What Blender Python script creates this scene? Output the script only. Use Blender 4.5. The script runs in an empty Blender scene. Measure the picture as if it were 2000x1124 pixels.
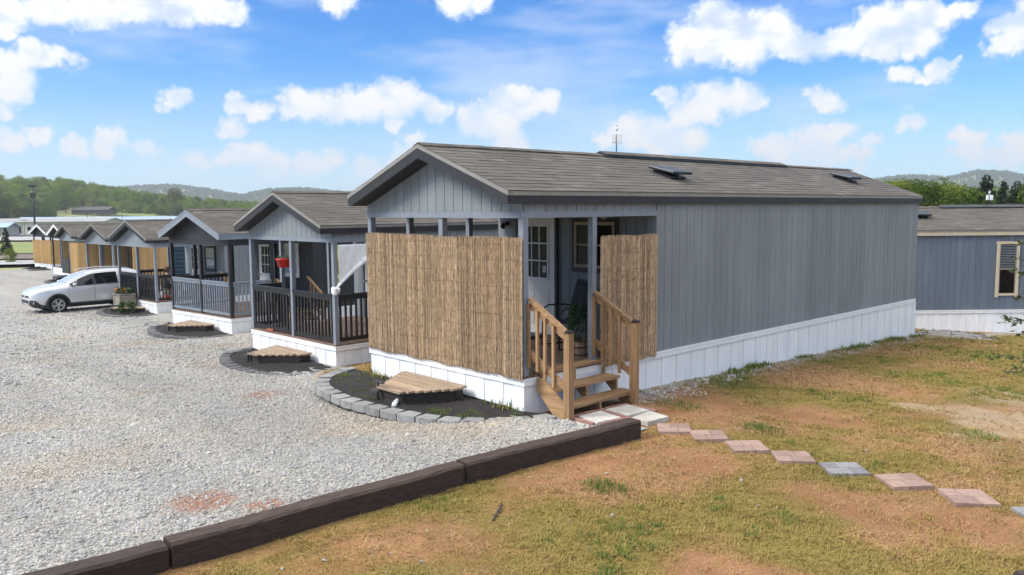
import bpy, bmesh, math, random
import numpy as np
from mathutils import Vector, Matrix
random.seed(7)
RNG = np.random.default_rng(11)
scene = bpy.context.scene
COL = scene.collection
R = math.radians

# ------------------------------------------------------------------ camera
CAM = Vector((7.5548, -7.3029, 2.2312))
YAW, PITCH, ROLL = -0.8167, -0.0966, -0.0075
_fw = Vector((math.sin(YAW) * math.cos(PITCH), math.cos(YAW) * math.cos(PITCH), math.sin(PITCH)))
_rt = Vector((math.cos(YAW), -math.sin(YAW), 0))
_up = _rt.cross(_fw)
_r2 = _rt * math.cos(ROLL) + _up * math.sin(ROLL)
_u2 = -_rt * math.sin(ROLL) + _up * math.cos(ROLL)
cam_data = bpy.data.cameras.new("camera")
cam = bpy.data.objects.new("camera", cam_data)
COL.objects.link(cam)
cam.matrix_world = Matrix(((_r2.x, _u2.x, -_fw.x, CAM.x), (_r2.y, _u2.y, -_fw.y, CAM.y),
                           (_r2.z, _u2.z, -_fw.z, CAM.z), (0, 0, 0, 1)))
cam_data.sensor_width = 36
cam_data.lens = 1587.7 * 36 / 2000
cam_data.clip_start = 0.1
cam_data.clip_end = 9000
scene.camera = cam

# ------------------------------------------------------------------ sun, sky, exposure
SUN_TO = Vector((-0.45, -0.88, 0.90)).normalized()       # towards the (thinly veiled) sun
SUN_EL = math.asin(SUN_TO.z)
SUN_AZ = math.atan2(SUN_TO.x, SUN_TO.y)
SUN_STRENGTH, SUN_ANGLE, SKY_STRENGTH, EXPOSURE = 2.9, 22.0, 0.10, 0.42
sd = bpy.data.lights.new("sun", 'SUN')
sd.energy = SUN_STRENGTH
sd.angle = R(SUN_ANGLE)
sd.color = (1.0, 0.968, 0.92)
sun = bpy.data.objects.new("sun", sd)
COL.objects.link(sun)
sun.rotation_euler = SUN_TO.to_track_quat('Z', 'Y').to_euler()
scene.view_settings.view_transform = 'Standard'
scene.view_settings.look = 'None'
scene.view_settings.exposure = EXPOSURE
scene.view_settings.gamma = 1.0
scene.render.engine = 'CYCLES'
scene.cycles.use_denoising = True
scene.cycles.max_bounces = 4
scene.cycles.diffuse_bounces = 2
scene.cycles.use_adaptive_sampling = True
scene.cycles.adaptive_threshold = 0.03
scene.cycles.transparent_max_bounces = 12
scene.cycles.volume_bounces = 0

# cumulus puffs: (azimuth, elevation, radius) in radians, from north (+Y) clockwise
PUFFS = [(-0.5851,0.1942,0.0416),(-0.5738,0.2103,0.0376),(-0.5449,0.1975,0.0371),(-1.1984,0.224,0.0368),(-0.3683,0.1942,0.0364),(-0.3985,0.1918,0.0348),(-0.5168,0.2039,0.0341),(-0.5445,0.1807,0.033),(-0.637,0.0826,0.0376),(-1.2398,0.2206,0.0328),(-1.3909,0.1952,0.0326),(-0.6084,0.1897,0.0322),(-0.9745,0.1301,0.0321),(-1.161,0.2242,0.0319),(-0.9987,0.1239,0.0319),(-0.5723,0.125,0.0319),(-1.2799,0.2143,0.0316),(-0.2381,0.1773,0.0313),(-1.3181,0.213,0.0304),(-0.4293,0.1838,0.0303),(-1.0579,0.1227,0.0299),(-0.8586,0.1037,0.0337),(-0.8026,0.1245,0.0295),(-1.3554,0.2016,0.0292),(-0.9535,0.1226,0.029),(-0.4942,0.1914,0.029),(-0.5492,0.1281,0.029),(-1.0286,0.1204,0.0284),(-0.2686,0.1759,0.028),(-0.8243,0.1306,0.0276),(-0.6672,0.0862,0.0321),(-1.3594,0.1336,0.0268),(-0.3979,0.1759,0.0274),(-0.8276,0.1005,0.03),(-0.7779,0.129,0.0262),(-0.9532,0.138,0.0259),(-0.4776,0.1848,0.0253),(-1.1368,0.2178,0.0235),(-0.5897,0.1139,0.0249),(-0.458,0.063,0.028),(-0.2607,0.1946,0.0231),(-0.607,0.0789,0.0274),(-0.4854,0.058,0.028),(-0.3577,0.1749,0.0238),(-1.3395,0.1632,0.0223),(-0.4693,0.0777,0.0258),(-0.8813,0.2408,0.0259),(-1.1288,0.0631,0.0255),(-1.3855,0.1417,0.0225),(-0.3392,0.1989,0.0231),(-1.0813,0.1176,0.0202),(-0.277,0.1619,0.0199),(-1.3584,0.1515,0.0194),(-0.4559,0.1843,0.0212),(-0.9078,0.1181,0.0214),(-0.5025,0.0701,0.0226),(-0.6133,0.1088,0.0242),(-1.3116,0.1603,0.0178),(-0.8491,0.1217,0.0188),(-0.9322,0.1246,0.0186),(-0.4541,0.1196,0.0197),(-1.351,0.1214,0.0172),(-0.8154,0.0779,0.0253),(-0.3764,0.1421,0.0176),(-0.4423,0.0852,0.0194),(-1.0194,0.2336,0.0231),(-0.3368,0.1406,0.0165),(-1.1498,0.0974,0.0215),(-0.2583,0.0477,0.0199),(-0.2766,0.051,0.0199),(-1.0483,0.0537,0.0236),(-0.2681,0.0637,0.0181),(-1.4056,0.0953,0.019),(-1.1156,0.1155,0.0165),(-0.532,0.1233,0.0164),(-0.3094,0.0549,0.0196),(-1.2027,0.1277,0.0171),(-0.6977,0.0777,0.0212),(-0.8508,0.2426,0.0168),(-1.135,0.1207,0.0154),(-0.3561,0.1326,0.0136),(-0.3203,0.2043,0.0163),(-1.3609,0.1837,0.0131),(-1.3656,0.1051,0.0149),(-1.1429,0.0611,0.0148),(-0.9391,0.0795,0.0148),(-1.0017,0.2381,0.0155),(-0.6255,0.1298,0.0155),(-0.3149,0.0723,0.0146),(-1.2701,0.0678,0.0148),(-0.4096,0.0574,0.0137),(-0.9601,0.0993,0.0131),(-0.3005,0.0679,0.0125),(-0.4101,0.0726,0.0145),(-1.0303,0.061,0.013),(-0.3226,0.1447,0.0092),(-0.4065,0.0426,0.0098),(-1.365,0.075,0.022),(-1.335,0.082,0.017),(-1.3,0.066,0.015),(-1.265,0.078,0.02),(-1.235,0.072,0.016),(-1.18,0.055,0.02),(-1.15,0.06,0.016),(-1.1,0.05,0.025),(-1.06,0.056,0.024),(-1.03,0.062,0.018),(-0.985,0.05,0.022),(-0.95,0.066,0.02),(-0.6,0.075,0.017),(-0.52,0.07,0.02),(-0.43,0.06,0.015),(-0.37,0.085,0.015)]


class NT:
    """thin wrapper that makes shader node trees shorter to write"""
    def __init__(self, nt):
        self.t = nt
        nt.nodes.clear()

    def n(self, typ, **kw):
        nd = self.t.nodes.new(typ)
        for k, v in kw.items():
            if k.startswith('i_'):
                nd.inputs[k[2:].replace('_', ' ')].default_value = v
            else:
                setattr(nd, k, v)
        return nd

    def l(self, a, b):
        self.t.links.new(a, b)

    def math(self, op, a, b=None, c=None, clamp=False):
        nd = self.t.nodes.new('ShaderNodeMath')
        nd.operation = op
        nd.use_clamp = clamp
        for i, v in enumerate((a, b, c)):
            if v is None:
                continue
            if isinstance(v, (int, float)):
                nd.inputs[i].default_value = v
            else:
                self.l(v, nd.inputs[i])
        return nd.outputs[0]

    def vmath(self, op, a, b=None, scale=None):
        nd = self.t.nodes.new('ShaderNodeVectorMath')
        nd.operation = op
        for i, v in enumerate((a, b)):
            if v is None:
                continue
            if isinstance(v, (tuple, list)):
                nd.inputs[i].default_value = v
            else:
                self.l(v, nd.inputs[i])
        if scale is not None:
            if isinstance(scale, (int, float)):
                nd.inputs['Scale'].default_value = scale
            else:
                self.l(scale, nd.inputs['Scale'])
        return nd.outputs['Value'] if op in ('LENGTH', 'DISTANCE', 'DOT_PRODUCT') else nd.outputs[0]

    def noise(self, vec, scale, detail=3.0, rough=0.5, out='Fac'):
        nd = self.n('ShaderNodeTexNoise')
        nd.inputs['Scale'].default_value = scale
        nd.inputs['Detail'].default_value = detail
        nd.inputs['Roughness'].default_value = rough
        if vec is not None:
            self.l(vec, nd.inputs['Vector'])
        return nd.outputs[out]

    def ss(self, v, lo, hi, a=0.0, b=1.0):
        nd = self.n('ShaderNodeMapRange', interpolation_type='SMOOTHSTEP')
        for k, x in zip(('From Min', 'From Max', 'To Min', 'To Max'), (lo, hi, a, b)):
            nd.inputs[k].default_value = x
        self.l(v, nd.inputs['Value'])
        return nd.outputs[0]

    def mix(self, fac, a, b, blend='MIX'):
        nd = self.n('ShaderNodeMix', data_type='RGBA', blend_type=blend)
        for i, v in ((0, fac), (6, a), (7, b)):
            if isinstance(v, (int, float)):
                nd.inputs[i].default_value = v
            elif isinstance(v, (tuple, list)):
                nd.inputs[i].default_value = (*v[:3], 1)
            else:
                self.l(v, nd.inputs[i])
        return nd.outputs[2]

    def map(self, vec, scale=(1, 1, 1), loc=(0, 0, 0), rot=(0, 0, 0)):
        nd = self.n('ShaderNodeMapping')
        nd.inputs['Scale'].default_value = scale
        nd.inputs['Location'].default_value = loc
        nd.inputs['Rotation'].default_value = rot
        self.l(vec, nd.inputs['Vector'])
        return nd.outputs[0]

    def ramp(self, v, stops):
        nd = self.n('ShaderNodeValToRGB')
        e = nd.color_ramp.elements
        while len(e) < len(stops):
            e.new(0.5)
        for el, (p, c) in zip(e, stops):
            el.position = p
            el.color = (*c, 1)
        self.l(v, nd.inputs[0])
        return nd.outputs[0]


world = bpy.data.worlds.new("World")
scene.world = world
world.use_nodes = True


def build_world():
    t = NT(world.node_tree)
    sky = t.n('ShaderNodeTexSky', sky_type='NISHITA')
    sky.sun_disc = False
    sky.sun_elevation = SUN_EL
    sky.sun_rotation = SUN_AZ
    sky.altitude = 250
    sky.air_density = 1.0
    sky.dust_density = 0.35
    sky.ozone_density = 2.2
    d = t.vmath('NORMALIZE', t.n('ShaderNodeTexCoord').outputs['Generated'])
    sep = t.n('ShaderNodeSeparateXYZ')
    t.l(d, sep.inputs[0])
    az = t.math('ARCTAN2', sep.outputs[0], sep.outputs[1])
    el = t.math('ARCSINE', sep.outputs[2])
    cmb = t.n('ShaderNodeCombineXYZ')
    t.l(az, cmb.inputs[0])
    t.l(el, cmb.inputs[1])
    ae = cmb.outputs[0]
    # ragged edges: push the lookup about with noise
    n1 = t.noise(d, 30.0, 4.0, 0.66, 'Color')
    n1 = t.vmath('SUBTRACT', n1, (0.5, 0.5, 0.5))
    n2 = t.noise(d, 9.0, 1.0, 0.5, 'Color')
    n2 = t.vmath('SUBTRACT', n2, (0.5, 0.5, 0.5))
    off = t.vmath('ADD', t.vmath('SCALE', n1, scale=0.055), t.vmath('SCALE', n2, scale=0.030))
    q = t.vmath('ADD', ae, t.vmath('MULTIPLY', off, (1.0, 0.75, 0.0)))
    field = None
    for (a, e, r) in PUFFS:
        mad = t.n('ShaderNodeVectorMath', operation='MULTIPLY_ADD')
        kx, ky = 1.0 / (r * 1.12), 1.0 / (r * 0.80)
        t.l(q, mad.inputs[0])
        mad.inputs[1].default_value = (kx, ky, 0)
        mad.inputs[2].default_value = (-a * kx, -e * ky, 0)
        g = t.vmath('LENGTH', mad.outputs[0])
        field = g if field is None else t.math('SMOOTH_MIN', field, g, 0.12)
    field = t.math('SUBTRACT', 1.0, field)
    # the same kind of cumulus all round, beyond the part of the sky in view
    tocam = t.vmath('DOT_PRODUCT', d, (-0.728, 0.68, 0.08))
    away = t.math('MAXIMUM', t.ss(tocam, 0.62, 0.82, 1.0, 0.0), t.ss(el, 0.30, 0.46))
    # added cloud cover overhead, out of view: veils the sun, fills the shade
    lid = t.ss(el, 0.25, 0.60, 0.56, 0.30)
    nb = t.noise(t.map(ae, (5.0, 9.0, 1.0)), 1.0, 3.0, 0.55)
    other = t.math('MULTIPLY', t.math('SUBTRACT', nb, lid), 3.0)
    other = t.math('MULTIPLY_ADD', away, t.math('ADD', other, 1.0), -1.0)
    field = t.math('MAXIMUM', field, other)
    n2f = t.noise(t.map(d, (1, 1, 1.6)), 22.0, 2.0, 0.5)
    fine = t.noise(d, 60.0, 3.0, 0.6)
    field = t.math('ADD', field, t.math('MULTIPLY', t.math('SUBTRACT', fine, 0.5), 0.42))
    dens = t.math('MULTIPLY', t.ss(field, -0.14, 0.50), t.ss(n2f, 0.28, 0.60, 0.58, 1.0))
    # thin veil
    veil = t.ss(t.noise(t.map(d, (2.2, 2.2, 9.0)), 2.2, 3.0, 0.6), 0.42, 0.78, 0.0, 0.42)
    dens = t.math('MAXIMUM', dens, veil)
    dens = t.math('MULTIPLY', dens, t.ss(el, 0.0, 0.07))
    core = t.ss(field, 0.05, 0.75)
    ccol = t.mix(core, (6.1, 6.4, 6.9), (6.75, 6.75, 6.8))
    # cloud brightness raised towards the unseen zenith to light the ground more
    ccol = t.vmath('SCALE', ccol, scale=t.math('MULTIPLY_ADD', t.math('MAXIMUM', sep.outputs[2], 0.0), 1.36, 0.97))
    hsv = t.n('ShaderNodeHueSaturation')
    hsv.inputs['Saturation'].default_value = 1.42
    hsv.inputs['Value'].default_value = 1.0
    t.l(sky.outputs[0], hsv.inputs['Color'])
    skyc = t.mix(1.0, hsv.outputs[0], (0.55, 0.98, 1.36), 'MULTIPLY')
    # humid summer air whitens the sky near the horizon
    hz = t.ss(el, -0.02, 0.20, 0.60, 0.0)
    skyc = t.mix(hz, skyc, (5.7, 6.9, 8.2))
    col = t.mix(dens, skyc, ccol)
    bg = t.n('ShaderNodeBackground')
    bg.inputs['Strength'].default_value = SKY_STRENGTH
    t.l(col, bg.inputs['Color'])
    out = t.n('ShaderNodeOutputWorld')
    t.l(bg.outputs[0], out.inputs['Surface'])


world.cycles.sampling_method = 'MANUAL'
world.cycles.sample_map_resolution = 256
build_world()

# ------------------------------------------------------------------ object helpers
def tag(o, label=None, cat=None, group=None, kind=None):
    if label:
        o["label"] = label
    if cat:
        o["category"] = cat
    if group:
        o["group"] = group
    if kind:
        o["kind"] = kind
    return o


def empty(name, loc=(0, 0, 0), rz=0.0, label=None, cat=None, group=None):
    o = bpy.data.objects.new(name, None)
    o.empty_display_size = 0.2
    COL.objects.link(o)
    o.location = loc
    o.rotation_euler = (0, 0, rz)
    return tag(o, label, cat, group)


def link(name, mesh, parent=None, loc=(0, 0, 0), rot=(0, 0, 0), scale=(1, 1, 1), kind=None):
    o = bpy.data.objects.new(name, mesh)
    COL.objects.link(o)
    o.location, o.rotation_euler, o.scale = loc, rot, scale
    if parent is not None:
        o.parent = parent
    if kind:
        o["kind"] = kind
    return o


def copy_tree(o, parent=None):
    c = o.copy()
    COL.objects.link(c)
    c.parent = parent
    for ch in o.children:
        copy_tree(ch, c)
    return c


class MB:
    """collects shapes, builds ONE mesh"""
    def __init__(self):
        self.v, self.f, self.s = [], [], []

    def add(self, vs, fs, smooth=False):
        b = len(self.v)
        self.v += [tuple(p) for p in vs]
        self.f += [tuple(b + i for i in f) for f in fs]
        self.s += [smooth] * len(fs)
        return self

    def obox(self, c, ax, ay, az, sx, sy, sz):
        c = Vector(c)
        ax, ay, az = Vector(ax) * sx / 2, Vector(ay) * sy / 2, Vector(az) * sz / 2
        vs = [c + i * ax + j * ay + k * az for k in (-1, 1) for j in (-1, 1) for i in (-1, 1)]
        return self.add(vs, [(0, 2, 3, 1), (4, 5, 7, 6), (0, 1, 5, 4), (1, 3, 7, 5), (3, 2, 6, 7), (2, 0, 4, 6)])

    def box(self, x0, x1, y0, y1, z0, z1):
        return self.obox(((x0 + x1) / 2, (y0 + y1) / 2, (z0 + z1) / 2), (1, 0, 0), (0, 1, 0), (0, 0, 1),
                         x1 - x0, y1 - y0, z1 - z0)

    def bar(self, p0, p1, w, h, up=(0, 0, 1)):
        p0, p1 = Vector(p0), Vector(p1)
        d = (p1 - p0)
        L = d.length
        d.normalize()
        s = d.cross(Vector(up))
        if s.length < 1e-5:
            s = d.cross(Vector((1, 0, 0)))
        s.normalize()
        u = s.cross(d)
        return self.obox((p0 + p1) / 2, d, s, u, L, w, h)

    def prism(self, poly, axis, a0, a1):
        """poly: 2-D points; axis 'x','y' or 'z' is the extrusion direction"""
        def P(p, a):
            return {'x': (a, p[0], p[1]), 'y': (p[0], a, p[1]), 'z': (p[0], p[1], a)}[axis]
        n = len(poly)
        vs = [P(p, a0) for p in poly] + [P(p, a1) for p in poly]
        fs = [tuple(range(n))[::-1], tuple(range(n, 2 * n))]
        fs += [(i, (i + 1) % n, n + (i + 1) % n, n + i) for i in range(n)]
        return self.add(vs, fs)

    def tube(self, pts, r, n=8, cap=True, smooth=True):
        pts = [Vector(p) for p in pts]
        rs = r if isinstance(r, (list, tuple)) else [r] * len(pts)
        rings = []
        for i, p in enumerate(pts):
            d = (pts[min(i + 1, len(pts) - 1)] - pts[max(i - 1, 0)]).normalized()
            a = d.cross(Vector((0, 0, 1)))
            if a.length < 1e-3:
                a = d.cross(Vector((1, 0, 0)))
            a.normalize()
            b = d.cross(a)
            rings.append([p + (a * math.cos(2 * math.pi * k / n) + b * math.sin(2 * math.pi * k / n)) * rs[i]
                          for k in range(n)])
        vs = [q for rg in rings for q in rg]
        fs = [(i * n + k, i * n + (k + 1) % n, (i + 1) * n + (k + 1) % n, (i + 1) * n + k)
              for i in range(len(pts) - 1) for k in range(n)]
        self.add(vs, fs, smooth)
        if cap:
            b = len(self.v) - len(vs)
            self.f += [tuple(b + k for k in range(n))[::-1], tuple(b + len(vs) - n + k for k in range(n))]
            self.s += [False, False]
        return self

    def lathe(self, prof, n=20, c=(0, 0, 0), smooth=True):
        vs = [(c[0] + r * math.cos(2 * math.pi * k / n), c[1] + r * math.sin(2 * math.pi * k / n), c[2] + z)
              for r, z in prof for k in range(n)]
        fs = [(i * n + k, i * n + (k + 1) % n, (i + 1) * n + (k + 1) % n, (i + 1) * n + k)
              for i in range(len(prof) - 1) for k in range(n)]
        self.add(vs, fs, smooth)
        return self

    def mesh(self, name, mat):
        m = bpy.data.meshes.new(name)
        m.from_pydata(self.v, [], self.f)
        if any(self.s):
            m.polygons.foreach_set('use_smooth', self.s)
        bm = bmesh.new()
        bm.from_mesh(m)
        bmesh.ops.recalc_face_normals(bm, faces=bm.faces)
        bm.to_mesh(m)
        bm.free()
        for mm in (mat if isinstance(mat, (list, tuple)) else [mat]):
            m.materials.append(mm)
        return m

    def build(self, name, mat, parent=None, kind=None, loc=(0, 0, 0), bevel=0.0):
        o = link(name, self.mesh(name, mat), parent, loc, kind=kind)
        if bevel:
            md = o.modifiers.new("bevel", 'BEVEL')
            md.width = bevel
            md.segments = 2
            md.limit_method = 'ANGLE'
        return o


_unit = {}


def ubox(mat):
    """a shared unit box mesh for each material"""
    if mat.name not in _unit:
        _unit[mat.name] = MB().box(-.5, .5, -.5, .5, -.5, .5).mesh("unit_" + mat.name, mat)
    return _unit[mat.name]


def piece(name, mat, parent, x0, x1, y0, y1, z0, z1, rot=(0, 0, 0)):
    return link(name, ubox(mat), parent, ((x0 + x1) / 2, (y0 + y1) / 2, (z0 + z1) / 2), rot,
                (x1 - x0, y1 - y0, z1 - z0))


def vnoise(x, y, seed=0):
    """smooth value noise, numpy, about 0..1"""
    x, y = np.asarray(x, float), np.asarray(y, float)
    xi, yi = np.floor(x).astype(np.int64), np.floor(y).astype(np.int64)
    fx, fy = x - xi, y - yi
    fx, fy = fx * fx * (3 - 2 * fx), fy * fy * (3 - 2 * fy)

    def h(a, b):
        k = (a * 374761393 + b * 668265263 + seed * 1442695041) & 0x7fffffff
        k = ((k ^ (k >> 13)) * 1274126177) & 0x7fffffff
        return ((k ^ (k >> 16)) & 0xffff) / 65535.0
    return ((h(xi, yi) * (1 - fx) + h(xi + 1, yi) * fx) * (1 - fy)
            + (h(xi, yi + 1) * (1 - fx) + h(xi + 1, yi + 1) * fx) * fy)


def fbm(x, y, seed=0, oct=3):
    s, a, t = 0.0, 1.0, 0.0
    for o in range(oct):
        s = s + a * vnoise(np.asarray(x) * 2 ** o, np.asarray(y) * 2 ** o, seed + o)
        t += a
        a *= 0.5
    return s / t


def smooth01(v, lo, hi):
    t = np.clip((np.asarray(v, float) - lo) / (hi - lo), 0, 1)
    return t * t * (3 - 2 * t)


def site(bearing, depth):
    """a survey point: bearing in degrees off the street axis the photographer faces, depth in metres"""
    b = math.tan(R(bearing))  # bearings are converted from image pixel columns, relative to the camera
    return CAM.x + depth * (_fw.x + _r2.x * b), CAM.y + depth * (_fw.y + _r2.y * b)


def scatter(name, pts, rz, scl, idx, protos, label=None, cat=None, tilt=0.0, parent=None):
    """uncountable stuff: instances of small meshes on points (one object)"""
    n = len(pts)
    me = bpy.data.meshes.new(name)
    me.vertices.add(n)
    me.vertices.foreach_set('co', np.asarray(pts, dtype=np.float32).ravel())
    rot = np.zeros((n, 3), np.float32)
    rot[:, 2] = rz
    if tilt:
        rot[:, :2] = RNG.uniform(-tilt, tilt, (n, 2))
    a = me.attributes.new('rot', 'FLOAT_VECTOR', 'POINT')
    a.data.foreach_set('vector', rot.ravel())
    a = me.attributes.new('scl', 'FLOAT', 'POINT')
    a.data.foreach_set('value', np.asarray(scl, np.float32))
    a = me.attributes.new('idx', 'INT', 'POINT')
    a.data.foreach_set('value', np.asarray(idx, np.int32))
    me.update()
    pc = bpy.data.collections.new(name + "_shapes")
    for i, pm in enumerate(protos):
        po = bpy.data.objects.new("%s_shape_%02d" % (name, i), pm)
        pc.objects.link(po)
    ng = bpy.data.node_groups.new(name, 'GeometryNodeTree')
    ng.interface.new_socket('Geometry', in_out='INPUT', socket_type='NodeSocketGeometry')
    ng.interface.new_socket('Geometry', in_out='OUTPUT', socket_type='NodeSocketGeometry')
    gi, go = ng.nodes.new('NodeGroupInput'), ng.nodes.new('NodeGroupOutput')
    ci = ng.nodes.new('GeometryNodeCollectionInfo')
    ci.inputs['Collection'].default_value = pc
    ci.inputs['Separate Children'].default_value = True
    ci.inputs['Reset Children'].default_value = True
    iop = ng.nodes.new('GeometryNodeInstanceOnPoints')
    iop.inputs['Pick Instance'].default_value = True

    def attr(nm, ty):
        a = ng.nodes.new('GeometryNodeInputNamedAttribute')
        a.data_type = ty
        a.inputs['Name'].default_value = nm
        return a.outputs[0]
    e2r = ng.nodes.new('FunctionNodeEulerToRotation')
    ng.links.new(attr('rot', 'FLOAT_VECTOR'), e2r.inputs[0])
    ng.links.new(gi.outputs[0], iop.inputs['Points'])
    ng.links.new(ci.outputs[0], iop.inputs['Instance'])
    ng.links.new(attr('idx', 'INT'), iop.inputs['Instance Index'])
    ng.links.new(e2r.outputs[0], iop.inputs['Rotation'])
    ng.links.new(attr('scl', 'FLOAT'), iop.inputs['Scale'])
    ng.links.new(iop.outputs[0], go.inputs[0])
    o = link(name, me, parent, kind='stuff')
    md = o.modifiers.new("scatter", 'NODES')
    md.node_group = ng
    tag(o, label, cat)
    return o

# ------------------------------------------------------------------ materials
M = {}


def newmat(name):
    m = bpy.data.materials.new(name)
    m.use_nodes = True
    t = NT(m.node_tree)
    b = t.n('ShaderNodeBsdfPrincipled')
    o = t.n('ShaderNodeOutputMaterial')
    t.l(b.outputs[0], o.inputs['Surface'])
    M[name] = m
    return m, t, b


def rnd(t):
    """random value for each object, instance and loose piece"""
    oi = t.n('ShaderNodeObjectInfo').outputs['Random']
    ge = t.n('ShaderNodeNewGeometry').outputs['Random Per Island']
    return t.math('FRACT', t.math('ADD', oi, ge))


def simple(name, col, rough=0.6, var=0.12, scale=6.0, stretch=(1, 1, 1), piece_var=0.0, metal=0.0, bump=0.0,
           spec=0.5, dirt=None, dirt_lo=0.55, dirt_hi=0.8, dirt_amt=0.5):
    m, t, b = newmat(name)
    pos = t.n('ShaderNodeNewGeometry').outputs['Position']
    pv = t.map(pos, stretch)
    nz = t.noise(pv, scale, 5.0, 0.6)
    k = t.ss(nz, 0.25, 0.75, 1 - var, 1 + var)
    if piece_var:
        k = t.math('MULTIPLY', k, t.ss(rnd(t), 0, 1, 1 - piece_var, 1 + piece_var))
    c = t.vmath('SCALE', col, scale=k)
    if dirt:
        dz = t.noise(t.map(pos, stretch), scale * 0.4, 4.0, 0.65)
        c = t.mix(t.ss(dz, dirt_lo, dirt_hi, 0, dirt_amt), c, dirt)
    t.l(c, b.inputs['Base Color'])
    b.inputs['Roughness'].default_value = rough
    b.inputs['Metallic'].default_value = metal
    b.inputs['Specular IOR Level'].default_value = spec
    if bump:
        bp = t.n('ShaderNodeBump')
        bp.inputs['Strength'].default_value = bump
        bp.inputs['Distance'].default_value = 0.01
        t.l(t.noise(pv, scale * 3, 4.0, 0.6), bp.inputs['Height'])
        t.l(bp.outputs[0], b.inputs['Normal'])
    return m


def wood(name, dark, light, grain='x', rough=0.75, piece_var=0.18, knots=True, scale=1.0):
    m, t, b = newmat(name)
    st = {'x': (1.2, 22, 22), 'y': (22, 1.2, 22), 'z': (22, 22, 1.2)}[grain]
    pos = t.n('ShaderNodeNewGeometry').outputs['Position']
    r = rnd(t)
    shift = t.vmath('SCALE', (13.1, 7.7, 3.3), scale=r)
    pv = t.vmath('ADD', t.map(pos, tuple(s * scale for s in st)), shift)
    nz = t.noise(pv, 1.6, 5.0, 0.62)
    c = t.mix(t.ss(nz, 0.30, 0.72), dark, light)
    if knots:
        vo = t.n('ShaderNodeTexVoronoi')
        vo.inputs['Scale'].default_value = 3.0
        t.l(t.vmath('ADD', t.map(pos, tuple(1.0 if s < 5 else 2.6 for s in st)), shift), vo.inputs['Vector'])
        c = t.mix(t.ss(vo.outputs['Distance'], 0.04, 0.10, 0.75, 0.0), c, tuple(x * 0.45 for x in dark))
    c = t.vmath('SCALE', c, scale=t.ss(r, 0, 1, 1 - piece_var, 1 + piece_var))
    t.l(c, b.inputs['Base Color'])
    b.inputs['Roughness'].default_value = rough
    bp = t.n('ShaderNodeBump')
    bp.inputs['Strength'].default_value = 0.35
    bp.inputs['Distance'].default_value = 0.004
    t.l(nz, bp.inputs['Height'])
    t.l(bp.outputs[0], b.inputs['Normal'])
    return m


def siding(name, col, rough=0.62):
    """painted engineered-wood siding: faint embossed grain, slightly chalky"""
    m, t, b = newmat(name)
    pos = t.n('ShaderNodeNewGeometry').outputs['Position']
    g = t.noise(t.map(pos, (34, 34, 1.3)), 1.0, 5.0, 0.65)
    big = t.noise(t.map(pos, (0.9, 0.9, 0.6)), 1.0, 3.0, 0.5)
    k = t.math('MULTIPLY', t.ss(g, 0.2, 0.8, 0.90, 1.09), t.ss(big, 0.25, 0.75, 0.91, 1.09))
    k = t.math('MULTIPLY', k, t.ss(rnd(t), 0, 1, 0.955, 1.045))
    # sheets from different batches, and faint run-off streaks
    sp = t.n('ShaderNodeSeparateXYZ')
    t.l(pos, sp.inputs[0])
    wn = t.n('ShaderNodeTexWhiteNoise', noise_dimensions='1D')
    t.l(t.math('FLOOR', t.math('DIVIDE', t.math('SUBTRACT', sp.outputs[1], 2.836), 1.2)), wn.inputs['W'])
    k = t.math('MULTIPLY', k, t.ss(wn.outputs['Value'], 0, 1, 0.965, 1.035))
    sk = t.noise(t.map(pos, (5.0, 5.0, 0.22)), 1.0, 4.0, 0.6)
    k = t.math('MULTIPLY', k, t.ss(sk, 0.3, 0.72, 0.95, 1.07))
    t.l(t.vmath('SCALE', col, scale=k), b.inputs['Base Color'])
    b.inputs['Roughness'].default_value = rough
    b.inputs['Specular IOR Level'].default_value = 0.35
    bp = t.n('ShaderNodeBump')
    bp.inputs['Strength'].default_value = 0.25
    bp.inputs['Distance'].default_value = 0.003
    t.l(g, bp.inputs['Height'])
    t.l(bp.outputs[0], b.inputs['Normal'])


siding('siding_grey', (0.226, 0.246, 0.256))
siding('siding_blue_grey', (0.138, 0.168, 0.210))
siding('siding_charcoal', (0.030, 0.031, 0.034))
simple('groove', (0.11, 0.12, 0.13), 0.8)
simple('groove_white', (0.42, 0.44, 0.46), 0.8)
simple('post_grey', (0.215, 0.240, 0.272), 0.55, 0.10, 5, (8, 8, 1))
simple('post_black', (0.016, 0.016, 0.018), 0.5, 0.15, 5, (8, 8, 1))
simple('fascia_dark', (0.021, 0.020, 0.021), 0.55, 0.15, 4)
simple('fascia_grey', (0.22, 0.245, 0.275), 0.55, 0.1, 4)
simple('fascia_white', (0.66, 0.66, 0.64), 0.55, 0.1, 4)
simple('fascia_tan', (0.60, 0.50, 0.36), 0.6, 0.08, 4)
simple('drip_edge', (0.25, 0.23, 0.205), 0.45, 0.12, 5, metal=0.0)
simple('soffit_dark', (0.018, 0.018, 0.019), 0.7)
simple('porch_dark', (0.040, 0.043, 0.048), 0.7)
simple('skirt_white', (0.88, 0.885, 0.885), 0.42, 0.05, 3, (5, 5, 0.7), piece_var=0.035,
       dirt=(0.60, 0.60, 0.58), dirt_lo=0.52, dirt_hi=0.80, dirt_amt=0.5)
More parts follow.
